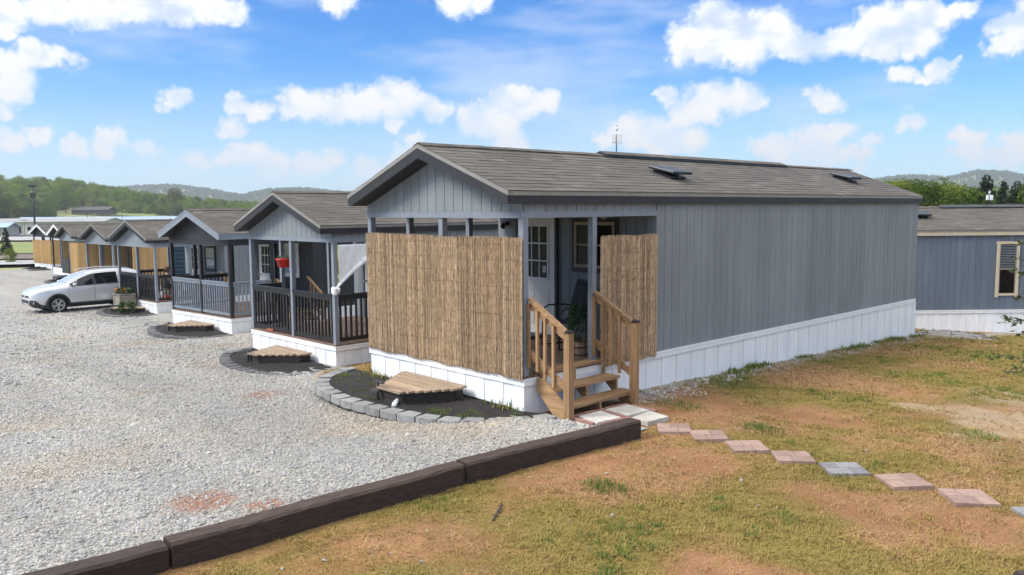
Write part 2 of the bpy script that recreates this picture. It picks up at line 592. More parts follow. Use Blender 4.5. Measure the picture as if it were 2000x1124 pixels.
def skirt_splash():
    m = M['skirt_white']
    nt = m.node_tree
    b = next(n for n in nt.nodes if n.type == 'BSDF_PRINCIPLED')
    src = b.inputs['Base Color'].links[0].from_socket
    t = NT.__new__(NT)
    t.t = nt
    pos = t.n('ShaderNodeNewGeometry').outputs['Position']
    sp = t.n('ShaderNodeSeparateXYZ')
    t.l(pos, sp.inputs[0])
    nz = t.noise(t.map(pos, (3.0, 3.0, 5.0)), 1.0, 5.0, 0.7)
    sl = t.math('SUBTRACT', sp.outputs[2], t.math('MULTIPLY', t.math('MAXIMUM', sp.outputs[1], 0.0), -0.032))
    lo = t.ss(sl, -0.56, -0.30, 1.0, 0.0)
    lo = t.math('MULTIPLY', lo, t.math('MULTIPLY', t.ss(sp.outputs[0], -4.6, -3.9), t.ss(sp.outputs[1], 13.6, 13.2, 0, 1)))
    e = t.ss(t.math('MULTIPLY', lo, nz), 0.36, 0.70, 0.0, 0.40)
    t.l(t.mix(e, src, (0.60, 0.52, 0.45)), b.inputs['Base Color'])


skirt_splash()
simple('trim_white', (0.88, 0.885, 0.89), 0.4, 0.04, 3)
simple('door_white', (0.72, 0.71, 0.68), 0.45, 0.03, 3)
simple('rail_black', (0.012, 0.012, 0.013), 0.45, 0.2, 5)
simple('rail_grey', (0.205, 0.235, 0.27), 0.5, 0.1, 5)
simple('metal_black', (0.014, 0.015, 0.017), 0.38, 0.15, 8)
simple('vent_lid', (0.022, 0.026, 0.030), 0.42, 0.2, 6)
simple('cap_black', (0.02, 0.018, 0.018), 0.35)
simple('steel', (0.35, 0.35, 0.35), 0.4, 0.15, 10, metal=0.9)
simple('rust_iron', (0.06, 0.05, 0.045), 0.7, 0.3, 12)
simple('plastic_white', (0.78, 0.78, 0.77), 0.4, 0.03)
simple('sling_fabric', (0.022, 0.026, 0.032), 0.8, 0.15, 60)
simple('tarp_white', (0.84, 0.84, 0.84), 0.5, 0.07, 9, bump=0.25)
simple('tarp_edge', (0.55, 0.50, 0.10), 0.6)
simple('pot_red', (0.62, 0.035, 0.025), 0.4, 0.06)
simple('terracotta', (0.38, 0.11, 0.06), 0.8, 0.1)
simple('leaf_green', (0.045, 0.10, 0.022), 0.55, 0.35, 30, piece_var=0.45)
simple('leaf_dark', (0.030, 0.075, 0.022), 0.5, 0.35, 30, piece_var=0.5)
simple('leaf_oak', (0.10, 0.135, 0.045), 0.55, 0.3, 20, piece_var=0.45)
simple('petal_orange', (0.75, 0.28, 0.02), 0.6, 0.2, 40, piece_var=0.4)
simple('bark', (0.13, 0.10, 0.075), 0.9, 0.35, 14, (1, 1, 0.2))
simple('planter_wood', (0.36, 0.32, 0.26), 0.8, 0.25, 8, (1, 1, 8), piece_var=0.15)
simple('curtain_teal', (0.012, 0.035, 0.05), 0.7, 0.3, 8)
simple('curtain_band', (0.03, 0.09, 0.12), 0.7, 0.3, 8)
simple('hair', (0.06, 0.018, 0.012), 0.6, 0.3, 60)
simple('skin', (0.45, 0.25, 0.17), 0.55)
simple('cloth_dark', (0.03, 0.03, 0.04), 0.85)
simple('pvc', (0.75, 0.75, 0.72), 0.4)
simple('mulch', (0.020, 0.016, 0.014), 0.95, 0.6, 18, bump=0.8)
simple('block_grey', (0.265, 0.262, 0.250), 0.92, 0.22, 14, piece_var=0.15, bump=0.7,
       dirt=(0.16, 0.16, 0.14), dirt_amt=0.6)
simple('block_charcoal', (0.125, 0.122, 0.118), 0.92, 0.25, 14, piece_var=0.18, bump=0.7,
       dirt=(0.08, 0.08, 0.075), dirt_amt=0.6)
simple('paver_red', (0.315, 0.210, 0.165), 0.9, 0.16, 18, piece_var=0.14, bump=0.5, dirt=(0.30, 0.22, 0.18), dirt_amt=0.6)
simple('paver_grey', (0.225, 0.215, 0.215), 0.9, 0.2, 18, piece_var=0.14, bump=0.5, dirt=(0.36, 0.25, 0.2), dirt_amt=0.6)
simple('paver_joint', (0.16, 0.10, 0.075), 0.95, 0.2, 10)
simple('slab_pale', (0.52, 0.49, 0.43), 0.9, 0.14, 6, piece_var=0.10, bump=0.4, dirt=(0.36, 0.28, 0.19), dirt_lo=0.5, dirt_hi=0.72, dirt_amt=0.6)
simple('slab_edging', (0.30, 0.155, 0.125), 0.9, 0.2, 18, piece_var=0.15)
wood('wood_x', (0.230, 0.126, 0.056), (0.43, 0.262, 0.126), 'x')
wood('wood_y', (0.230, 0.126, 0.056), (0.43, 0.262, 0.126), 'y')
wood('wood_z', (0.225, 0.122, 0.054), (0.42, 0.255, 0.122), 'z')
wood('platform_wood', (0.27, 0.185, 0.115), (0.47, 0.36, 0.25), 'x', piece_var=0.12)
wood('deck_wood', (0.125, 0.078, 0.052), (0.235, 0.150, 0.105), 'x', knots=False)
wood('box_wood_dark', (0.018, 0.014, 0.012), (0.050, 0.036, 0.026), 'x', knots=False)
wood('barrel_wood', (0.26, 0.165, 0.10), (0.44, 0.32, 0.22), 'z', knots=False)
wood('frame_tan', (0.30, 0.24, 0.15), (0.46, 0.38, 0.25), 'z', knots=False)
wood('barn_wood', (0.055, 0.047, 0.045), (0.115, 0.10, 0.098), 'z', knots=False, scale=0.1)


def tie_mat():
    """creosoted railway timber: weathered top, cracks along the grain, rusty stains"""
    m, t, b = newmat('railway_timber')
    pos = t.n('ShaderNodeNewGeometry').outputs['Position']
    g = t.noise(t.map(pos, (70, 6.0, 70)), 1.0, 7.0, 0.8)
    st = t.noise(t.map(pos, (3, 2, 5)), 1.2, 4.0, 0.6)
    c = t.mix(t.ss(g, 0.30, 0.70), (0.013, 0.0075, 0.0052), (0.074, 0.042, 0.028))
    nrm = t.n('ShaderNodeSeparateXYZ')
    t.l(t.n('ShaderNodeNewGeometry').outputs['Normal'], nrm.inputs[0])
    weath = t.math('MULTIPLY', t.ss(nrm.outputs[2], 0.5, 0.9), t.ss(g, 0.35, 0.7, 0.08, 0.52))
    c = t.mix(weath, c, (0.128, 0.092, 0.072))
    c = t.mix(t.ss(st, 0.60, 0.80, 0, 0.45), c, (0.14, 0.055, 0.025))
    c = t.vmath('SCALE', c, scale=t.ss(rnd(t), 0, 1, 0.8, 1.25))
    t.l(c, b.inputs['Base Color'])
    b.inputs['Roughness'].default_value = 0.8
    bp = t.n('ShaderNodeBump')
    bp.inputs['Strength'].default_value = 1.0
    bp.inputs['Distance'].default_value = 0.018
    t.l(g, bp.inputs['Height'])
    t.l(bp.outputs[0], b.inputs['Normal'])


tie_mat()


def shingle_mat():
    m, t, b = newmat('shingle')
    pos = t.n('ShaderNodeNewGeometry').outputs['Position']
    r = rnd(t)
    c = t.ramp(r, [(0.0, (0.092, 0.081, 0.067)), (0.35, (0.104, 0.092, 0.076)), (0.75, (0.113, 0.100, 0.083)),
                   (1.0, (0.142, 0.126, 0.104))])
    g = t.noise(pos, 160.0, 2.0, 0.7)
    blot = t.noise(t.map(pos, (1.2, 0.5, 1.2)), 1.0, 3.0, 0.5)
    k = t.math('MULTIPLY', t.ss(g, 0.2, 0.8, 0.72, 1.28), t.ss(blot, 0.3, 0.7, 0.90, 1.10))
    t.l(t.vmath('SCALE', c, scale=k), b.inputs['Base Color'])
    b.inputs['Roughness'].default_value = 0.92
    bp = t.n('ShaderNodeBump')
    bp.inputs['Strength'].default_value = 0.4
    bp.inputs['Distance'].default_value = 0.004
    t.l(g, bp.inputs['Height'])
    t.l(bp.outputs[0], b.inputs['Normal'])


shingle_mat()


def reed_mat(name, stops):
    m, t, b = newmat(name)
    ge = t.n('ShaderNodeNewGeometry')
    r = ge.outputs['Random Per Island']
    c = t.ramp(r, stops)
    nz = t.noise(t.map(ge.outputs['Position'], (95, 95, 13)), 1.0, 4.0, 0.6)
    nz2 = t.noise(t.map(ge.outputs['Position'], (42, 42, 7)), 1.0, 3.0, 0.6)
    k = t.math('MULTIPLY', t.ss(nz, 0.28, 0.72, 0.50, 1.40), t.ss(nz2, 0.3, 0.7, 0.86, 1.12))
    t.l(t.vmath('SCALE', c, scale=k), b.inputs['Base Color'])
    b.inputs['Roughness'].default_value = 0.75


reed_mat('reed', [(0.0, (0.19, 0.130, 0.085)), (0.2, (0.42, 0.290, 0.175)), (0.6, (0.60, 0.430, 0.255)), (1.0, (0.78, 0.60, 0.39))])
reed_mat('bamboo', [(0.0, (0.50, 0.31, 0.115)), (0.4, (0.68, 0.45, 0.19)), (1.0, (0.80, 0.57, 0.27))])


def glass_mat(name, col, rough=0.03, spec=0.6):
    m, t, b = newmat(name)
    b.inputs['Base Color'].default_value = (*col, 1)
    b.inputs['Roughness'].default_value = rough
    b.inputs['Specular IOR Level'].default_value = spec


glass_mat('glass_dark', (0.006, 0.006, 0.007), 0.06, 0.16)
glass_mat('glass_pale', (0.30, 0.33, 0.36), 0.1)
glass_mat('car_glass', (0.012, 0.014, 0.016), 0.02, 0.5)
glass_mat('screen_glass_reflection', (0.42, 0.44, 0.45), 0.06, 0.6)  # pale base colour stands in for bright cloud reflected in the windscreen
glass_mat('lamp_glass', (0.62, 0.64, 0.66), 0.08)
glass_mat('tail_glass', (0.30, 0.01, 0.01), 0.1)
m, t, b = newmat('car_paint')
b.inputs['Base Color'].default_value = (0.66, 0.66, 0.655, 1)
b.inputs['Metallic'].default_value = 0.3
b.inputs['Roughness'].default_value = 0.32
b.inputs['Coat Weight'].default_value = 0.8
b.inputs['Coat Roughness'].default_value = 0.04
simple('car_plastic', (0.030, 0.032, 0.035), 0.6, 0.1)
simple('tyre_rubber', (0.014, 0.014, 0.014), 0.85, 0.2, 20)
simple('alloy', (0.55, 0.55, 0.56), 0.3, 0.05, metal=0.6)
simple('metal_roof_sky_reflection', (0.34, 0.44, 0.52), 0.4, 0.08, 0.3)  # blue base colour stands in for sky reflected on the metal
simple('roof_grey', (0.33, 0.32, 0.31), 0.7, 0.1, 0.3)
simple('wall_cream', (0.58, 0.54, 0.46), 0.8, 0.1, 0.4)
simple('asphalt', (0.16, 0.155, 0.15), 0.9, 0.15, 0.8)
simple('concrete_far', (0.36, 0.35, 0.33), 0.9, 0.12, 0.6)
simple('earth_bank', (0.17, 0.13, 0.105), 0.95, 0.3, 0.5)
simple('field_grass', (0.19, 0.23, 0.065), 0.95, 0.25, 0.3, dirt=(0.34, 0.30, 0.12), dirt_amt=0.6)


def foliage(name, dark, light, yellow=0.3):
    """leaf clumps: hue and value differ between clumps and between trees"""
    m, t, b = newmat(name)
    oi = t.n('ShaderNodeObjectInfo').outputs['Random']
    ge = t.n('ShaderNodeNewGeometry')
    pos = t.n('ShaderNodeTexCoord').outputs['Object']
    cl = t.noise(pos, 0.55, 2.0, 0.5)
    r = t.math('ADD', t.math('MULTIPLY', ge.outputs['Random Per Island'], 0.5), t.math('MULTIPLY', cl, 0.5))
    c = t.mix(r, dark, light)
    c = t.mix(t.math('MULTIPLY', t.ss(oi, 0.45, 1.0), yellow), c, (0.20, 0.19, 0.035))
    c = t.vmath('SCALE', c, scale=t.ss(oi, 0.0, 1.0, 0.72, 1.25))
    t.l(c, b.inputs['Base Color'])
    b.inputs['Roughness'].default_value = 0.6
    b.inputs['Specular IOR Level'].default_value = 0.1
    # thin leaves let some light through
    tr = t.n('ShaderNodeBsdfTranslucent')
    t.l(c, tr.inputs['Color'])
    mx = t.n('ShaderNodeMixShader')
    mx.inputs[0].default_value = 0.38
    t.l(b.outputs[0], mx.inputs[1])
    t.l(tr.outputs[0], mx.inputs[2])
    for o in t.t.nodes:
        if o.type == 'OUTPUT_MATERIAL':
            t.l(mx.outputs[0], o.inputs['Surface'])


foliage('foliage_green', (0.050, 0.095, 0.010), (0.155, 0.235, 0.028), 0.45)
foliage('foliage_hill', (0.110, 0.190, 0.012), (0.270, 0.390, 0.034), 0.55)
foliage('foliage_cedar', (0.022, 0.040, 0.018), (0.055, 0.082, 0.034), 0.0)
foliage('foliage_yellow', (0.125, 0.150, 0.028), (0.24, 0.25, 0.055), 0.3)
foliage('foliage_sapling', (0.060, 0.085, 0.030), (0.150, 0.180, 0.075), 0.2)


def gravel_mat(name, stone):
    """crushed limestone: grey-white with bluish and buff stones; stone=True is for the single stones"""
    m, t, b = newmat(name)
    pos = t.n('ShaderNodeNewGeometry').outputs['Position']
    if stone:
        oi = t.n('ShaderNodeObjectInfo')
        r = oi.outputs['Random']
        wp = oi.outputs['Location']
    else:
        vo = t.n('ShaderNodeTexVoronoi')
        vo.inputs['Scale'].default_value = 21.0
        t.l(t.vmath('ADD', pos, t.vmath('SCALE', t.noise(pos, 30.0, 2.0, 0.5, 'Color'), scale=0.03)), vo.inputs['Vector'])
        sp = t.n('ShaderNodeSeparateColor')
        t.l(vo.outputs['Color'], sp.inputs[0])
        r = sp.outputs[0]
        wp = pos
    c = t.ramp(r, [(0.0, (0.275, 0.268, 0.258)), (0.15, (0.36, 0.353, 0.342)), (0.45, (0.425, 0.417, 0.402)),
                   (0.62, (0.405, 0.405, 0.402)), (0.80, (0.485, 0.472, 0.445)), (0.93, (0.46, 0.41, 0.34)), (1.0, (0.55, 0.535, 0.51))])
    warm = t.noise(t.map(wp, (0.5, 0.5, 0.5)), 1.0, 4.0, 0.55)
    # lanes where cars have packed the stones and left dust
    lane = t.noise(t.map(wp, (0.10, 0.75, 1.0)), 1.0, 3.0, 0.5)
    c = t.vmath('SCALE', c, scale=t.ss(lane, 0.32, 0.68, 0.90, 1.10))
    c = t.mix(t.ss(warm, 0.48, 0.72, 0, 0.55), c, t.mix(1.0, c, (1.05, 0.92, 0.76), 'MULTIPLY'))
    c = t.mix(t.ss(warm, 0.26, 0.46, 0.5, 0), c, t.mix(1.0, c, (0.93, 0.97, 1.02), 'MULTIPLY'))
    # finer buff pebbles lie in front of the near home
    dh = t.vmath('DISTANCE', t.vmath('MULTIPLY', wp, (0.42, 1.0, 0)), (-0.35, -1.35, 0))
    bf = t.math('ADD', t.math('SUBTRACT', 1.1, dh), t.math('MULTIPLY', t.math('SUBTRACT', warm, 0.5), 1.5))
    c = t.mix(t.ss(bf, -0.2, 1.2, 0, 0.7), c, t.mix(1.0, c, (1.12, 0.98, 0.82), 'MULTIPLY'))
    if not stone:
        gap_shade = t.ss(vo.outputs['Distance'], 0.30, 0.75, 1.0, 0.62)  # shade between the stones, darkened into the base colour
        c = t.vmath('SCALE', c, scale=gap_shade)
        # red clay coming through near the timbers
        spots = None
        for (x, y, rad) in ((0.35, -4.45, 0.40), (0.95, -4.15, 0.22), (0.1, -7.0, 0.3), (-4.6, -1.4, 0.4)):
            dd = t.vmath('DISTANCE', t.vmath('MULTIPLY', pos, (1, 1, 0)), (x, y, 0))
            g = t.math('SUBTRACT', 1.0, t.math('DIVIDE', dd, rad))
            spots = g if spots is None else t.math('MAXIMUM', spots, g)
        e = t.math('ADD', spots, t.math('MULTIPLY', t.math('SUBTRACT', t.noise(pos, 5.0, 4.0, 0.6), 0.5), 1.6))
        c = t.mix(t.ss(e, -0.25, 0.6, 0, 0.85), c, (0.27, 0.125, 0.072))
        bp = t.n('ShaderNodeBump')
        bp.inputs['Strength'].default_value = 0.9
        bp.inputs['Distance'].default_value = 0.03
        bp.invert = True
        t.l(vo.outputs['Distance'], bp.inputs['Height'])
        t.l(bp.outputs[0], b.inputs['Normal'])
    c = t.mix(1.0, c, (1.01, 0.99, 0.945), 'MULTIPLY')
    t.l(c, b.inputs['Base Color'])
    b.inputs['Roughness'].default_value = 0.9
    b.inputs['Specular IOR Level'].default_value = 0.3


gravel_mat('gravel_bed', False)
gravel_mat('gravel_stone', True)


def lawn_mat():
    """thin dry grass over red clay"""
    m, t, b = newmat('lawn_soil')
    pos = t.n('ShaderNodeNewGeometry').outputs['Position']
    n_big = t.noise(pos, 0.55, 4.0, 0.55)
    n_mid = t.noise(t.vmath('ADD', pos, (31, 17, 0)), 1.7, 5.0, 0.6)
    n_fine = t.noise(pos, 26.0, 5.0, 0.7)
    n_six = t.noise(t.vmath('ADD', pos, (3, 8, 0)), 6.5, 4.0, 0.65)
    n_fine2 = t.noise(t.vmath('ADD', pos, (5, 9, 0)), 70.0, 3.0, 0.7)
    at = {}
    for nm in ('clay', 'green', 'pale'):
        an = t.n('ShaderNodeAttribute', attribute_name=nm)
        wob = t.math('ADD', t.math('MULTIPLY', t.math('SUBTRACT', n_fine, 0.5), 1.3), t.math('MULTIPLY', t.math('SUBTRACT', n_six, 0.5), 0.9))
        at[nm] = t.math('ADD', an.outputs['Fac'], wob)
    straw = t.mix(t.ss(n_fine, 0.3, 0.7), (0.215, 0.110, 0.045), (0.450, 0.262, 0.122))
    olive = t.mix(t.ss(n_fine, 0.3, 0.7), (0.135, 0.108, 0.024), (0.305, 0.230, 0.065))
    clay = t.mix(t.ss(n_mid, 0.3, 0.7), (0.270, 0.122, 0.054), (0.400, 0.212, 0.104))
    c = t.mix(t.ss(at['green'], 0.25, 0.75), straw, olive)
    c = t.mix(t.ss(at['clay'], 0.28, 1.0, 0, 0.84), c, clay)
    c = t.mix(t.ss(at['pale'], 0.35, 0.90, 0, 0.8), c, (0.46, 0.355, 0.230))
    # gravel spill along the skirting of the near house
    sx = t.n('ShaderNodeSeparateXYZ')
    t.l(pos, sx.inputs[0])
    side = t.math('MULTIPLY', t.ss(sx.outputs[0], 0.15, 0.75, 1, 0), t.ss(sx.outputs[1], 1.2, 1.7))
    side = t.math('MULTIPLY', side, t.ss(sx.outputs[0], -0.6, -0.2))
    c = t.mix(t.math('MULTIPLY', side, t.ss(n_fine, 0.35, 0.55)), c, (0.40, 0.37, 0.32))
    k = t.math('MULTIPLY', t.ss(n_fine2, 0.25, 0.75, 0.55, 1.32), t.ss(n_big, 0.3, 0.7, 0.88, 1.12))
    t.l(t.vmath('SCALE', c, scale=k), b.inputs['Base Color'])
    b.inputs['Roughness'].default_value = 0.95
    b.inputs['Specular IOR Level'].default_value = 0.2
    bp = t.n('ShaderNodeBump')
    bp.inputs['Strength'].default_value = 0.8
    bp.inputs['Distance'].default_value = 0.03
    t.l(t.math('ADD', n_fine, t.math('MULTIPLY', n_fine2, 0.4)), bp.inputs['Height'])
    t.l(bp.outputs[0], b.inputs['Normal'])


lawn_mat()


def blade_mat(name, a, bcol):
    m, t, b = newmat(name)
    oi = t.n('ShaderNodeObjectInfo').outputs['Random']
    ge = t.n('ShaderNodeNewGeometry').outputs['Random Per Island']
    r = t.math('ADD', t.math('MULTIPLY', oi, 0.55), t.math('MULTIPLY', ge, 0.45))
    c = t.mix(r, a, bcol)
    t.l(c, b.inputs['Base Color'])
    b.inputs['Roughness'].default_value = 0.7
    b.inputs['Specular IOR Level'].default_value = 0.2


blade_mat('blade_straw', (0.29, 0.170, 0.068), (0.50, 0.325, 0.150))
blade_mat('blade_olive', (0.215, 0.160, 0.042), (0.36, 0.265, 0.080))
blade_mat('blade_green', (0.075, 0.125, 0.022), (0.175, 0.235, 0.050))


def ground_mat():
    """open country: mown grass, hay and bare earth, far away"""
    m, t, b = newmat('open_country')
    pos = t.n('ShaderNodeNewGeometry').outputs['Position']
    n1 = t.noise(pos, 0.012, 4.0, 0.55)
    n2 = t.noise(pos, 0.25, 4.0, 0.6)
    c = t.mix(t.ss(n1, 0.40, 0.62), (0.145, 0.185, 0.050), (0.285, 0.270, 0.105))
    c = t.mix(t.ss(n2, 0.60, 0.75, 0, 0.5), c, (0.22, 0.16, 0.09))
    t.l(t.vmath('SCALE', c, scale=t.ss(n2, 0.2, 0.8, 0.8, 1.2)), b.inputs['Base Color'])
    b.inputs['Roughness'].default_value = 0.95


ground_mat()

# ------------------------------------------------------------------ terrain
_ax = np.array([-400, -260, -120, -90, -75, -64, -47, -35, -24, -15, -10.4, -6.5, -3.7, 1.3, 60.0])
_az = np.array([-3.9, -4.0, -3.9, -3.5, -2.75, -2.32, -2.15, -1.97, -1.68, -1.33, -1.03, -0.95, -0.50, -0.50, -0.50])
_fx = np.array([-400, -260, -120, -90, -75, -64, -47, -35, -24, -15, -10.4, -6.5, -3.0, 0.0, 1.3, 60.0])
_fz = np.array([-3.9, -4.0, -3.9, -3.5, -2.75, -2.32, -2.15, -1.97, -1.68, -1.33, -1.10, -0.90, -0.62, -0.50, -0.50, -0.50])
_by = np.array([-900, 1.5, 2.4, 6.3, 9.4, 13.3, 16.0, 18.5, 21.0, 30.0, 60.0, 200.0])
_bz = np.array([0, 0, -0.03, -0.15, -0.27, -0.39, -0.72, -1.06, -1.20, -1.55, -2.6, -3.2])


def gz(x, y):
    """height of the made ground round the houses"""
    x, y = np.asarray(x, float), np.asarray(y, float)
    w = smooth01(y, -1.6, 0.2)
    a = np.interp(x, _ax, _az) * w + np.interp(x, _fx, _fz) * (1 - w)
    return a + np.interp(y, _by, _bz) * smooth01(x, -5.5, -1.5)


HILLS = [  # (x, y, radius, height): low wooded hills
    (-702, 110, 115, 13), (-640, 155, 70, 3)]


def gfar(x, y):
    x, y = np.asarray(x, float), np.asarray(y, float)
    z = gz(x, y)
    for (hx, hy, hr_, hh) in HILLS:
        z = z + hh * np.exp(-((x - hx) ** 2 + (y - hy) ** 2) / (2 * hr_ ** 2))
    r = np.hypot(x - CAM.x, y - CAM.y)
    return z + smooth01(r, 420, 700) * 3.2


def sheet(name, xs, ys, zf, mat, keep=None, kind='structure'):
    X, Y = np.meshgrid(xs, ys, indexing='ij')
    Z = zf(X, Y)
    nx, ny = X.shape
    me = bpy.data.meshes.new(name)
    co = np.stack([X.ravel(), Y.ravel(), Z.ravel()], 1)
    i, j = np.meshgrid(np.arange(nx - 1), np.arange(ny - 1), indexing='ij')
    a = (i * ny + j).ravel()
    quads = np.stack([a, a + ny, a + ny + 1, a + 1], 1)
    if keep is not None:
        cx = (X[:-1, :-1] + X[1:, 1:]).ravel() / 2
        cy = (Y[:-1, :-1] + Y[1:, 1:]).ravel() / 2
        quads = quads[keep(cx, cy)]
    me.from_pydata(co.tolist(), [], quads.tolist())
    me.polygons.foreach_set('use_smooth', [True] * len(me.polygons))
    me.materials.append(mat)
    if name == 'lawn':
        for nm, val in zip(('clay', 'green', 'pale'), ground_cover(co[:, 0], co[:, 1])):
            me.attributes.new(nm, 'FLOAT', 'POINT').data.foreach_set('value', val.astype(np.float32))
    return link(name, me, kind=kind)


def radial_ground():
    rr = np.concatenate([[0.5], np.geomspace(3, 3000, 105)])
    th = np.linspace(0, 2 * np.pi, 241)[:-1]
    X = CAM.x + rr[:, None] * np.cos(th)
    Y = CAM.y + rr[:, None] * np.sin(th)
    Z = gfar(X, Y) - 0.25 * (1 - smooth01(rr, 70, 120))[:, None]
    n, k = X.shape
    co = np.stack([X.ravel(), Y.ravel(), Z.ravel()], 1).tolist()
    fs = [(i * k + j, i * k + (j + 1) % k, (i + 1) * k + (j + 1) % k, (i + 1) * k + j)
          for i in range(n - 1) for j in range(k)]
    fs = [f[::-1] for f in fs]
    fs.append(tuple(range(k)))
    me = bpy.data.meshes.new("ground")
    me.from_pydata(co, [], fs)
    me.polygons.foreach_set('use_smooth', [True] * len(me.polygons))
    me.materials.append(M['open_country'])
    link("ground", me, kind='structure')


radial_ground()


def lawn_z(x, y):
    return gz(x, y) + 0.028 * (fbm(x * 1.3, y * 1.3, 3) - 0.5) + 0.012 * (vnoise(x * 7, y * 7, 9) - 0.5)


def ground_cover(x, y):
    """how bare, how green and how sandy the lawn is at a spot (0..1 each)"""
    x, y = np.asarray(x, float), np.asarray(y, float)
    n1, n2, n3 = fbm(x * .9, y * .9, 71, 4), fbm(x * .8 + 9, y * .8, 83, 4), fbm(x * 1.1, y * 1.1 + 5, 97, 4)
    spots = np.full(np.shape(x), -.35)
    for (sx, sy, sr, sw) in ((2.1, -4.2, .9, 1), (3.35, -3.1, .6, 1), (2.0, -1.7, .8, .8), (2.3, .1, 1.0, 1), (1.9, -.4, .8, .9), (4.6, -.4, 1.0, .9),
                             (3.9, 1.6, .5, .7), (5.6, 4.5, 1.6, .9), (5.4, -1.8, .7, .8), (2.4, 2.6, .8, .7), (1.6, 2.3, .9, .7), (2.6, -2.6, .6, .6), (4.2, -2.2, .8, .7)):
        spots = np.maximum(spots, sw * (1 - np.hypot(x - sx, y - sy) / sr))
    clay = np.clip(.36 + spots * .50 + (n1 - .5) * 2.4 + .18 * smooth01(x, 3.6, 1.7) * smooth01(y, 2, .5) - .10 * smooth01(y, 2, 7), 0, 1)
    green = np.clip(.52 + (n2 - .5) * 2.8 + .20 * smooth01(y, 2, 9), 0, 1)
    sand = .9 - np.hypot((x - 4.4) * .45, (y - 5.2) * .30)
    pale = np.clip(np.maximum(sand, -.3) + (n3 - .5) * 2.2, 0, 1)
    return clay, green * (1 - .6 * clay), pale


def in_gravel(x, y):
    x, y = np.asarray(x, float), np.asarray(y, float)
    edge = np.interp(x, [-90, -7.2, -6.6, -5.4, -4.4, -3.9, 0.38, 0.42, 1.5], [30, 30, 1.0, 0.1, -0.5, -0.30, -0.30, 0.55, 0.62])
    edge = edge + 0.35 * (fbm(x * 2.5, y * 2.5, 21) - 0.5) * (x < -3.9)
    return (y < edge) & (x < np.interp(y, [-8, -5.1, -2.25, .3, .62], [1.03, 1.21, 1.30, 1.50, 1.52])) & (x > -72)


def gravel_z(x, y):
    x, y = np.asarray(x, float), np.asarray(y, float)
    up = 0.12 * smooth01(x, -1.2, 1.2) * smooth01(y, 0.4, -0.4)
    return gz(x, y) + 0.016 + up + 0.05 * (fbm(x * 0.7, y * 0.7, 5) - 0.5) + 0.014 * (vnoise(x * 5, y * 5, 6) - 0.5)


sheet("lawn", np.concatenate([np.arange(-70, -12, 2.0), np.arange(-12, 14, 0.16), np.arange(14, 60, 2.0)]),
      np.concatenate([np.arange(-60, -10, 2.5), np.arange(-10, 24, 0.16), np.arange(24, 60, 2.5)]), lawn_z, M['lawn_soil'],
      keep=lambda x, y: ~(in_gravel(x - .5, y) & in_gravel(x + .5, y) & in_gravel(x, y + .5)) | (x > 1.2))
sheet("gravel_lot", np.concatenate([np.arange(-72, -12, 0.75), np.arange(-12, 1.56, 0.13)]),
      np.concatenate([np.arange(-60, -10, 1.5), np.arange(-10, 3, 0.13), np.arange(3, 30, 0.75)]), gravel_z, M['gravel_bed'], keep=in_gravel)


# single stones lying on the gravel sheet, big enough to see near the photographer
def stone_protos():
    out = []
    for s in range(7):
        rs = np.random.default_rng(100 + s)
        bm = bmesh.new()
        bmesh.ops.create_icosphere(bm, subdivisions=1, radius=1.0)
        sc = rs.uniform(0.65, 1.25, 3) * np.array([1, 1, 0.72])
        for v in bm.verts:
            v.co = Vector([c * k for c, k in zip(v.co, sc)]) * float(rs.uniform(0.78, 1.18))
        me = bpy.data.meshes.new("stone")
        bm.to_mesh(me)
        bm.free()
        me.materials.append(M['gravel_stone'])
        out.append(me)
    return out


STONES = stone_protos()


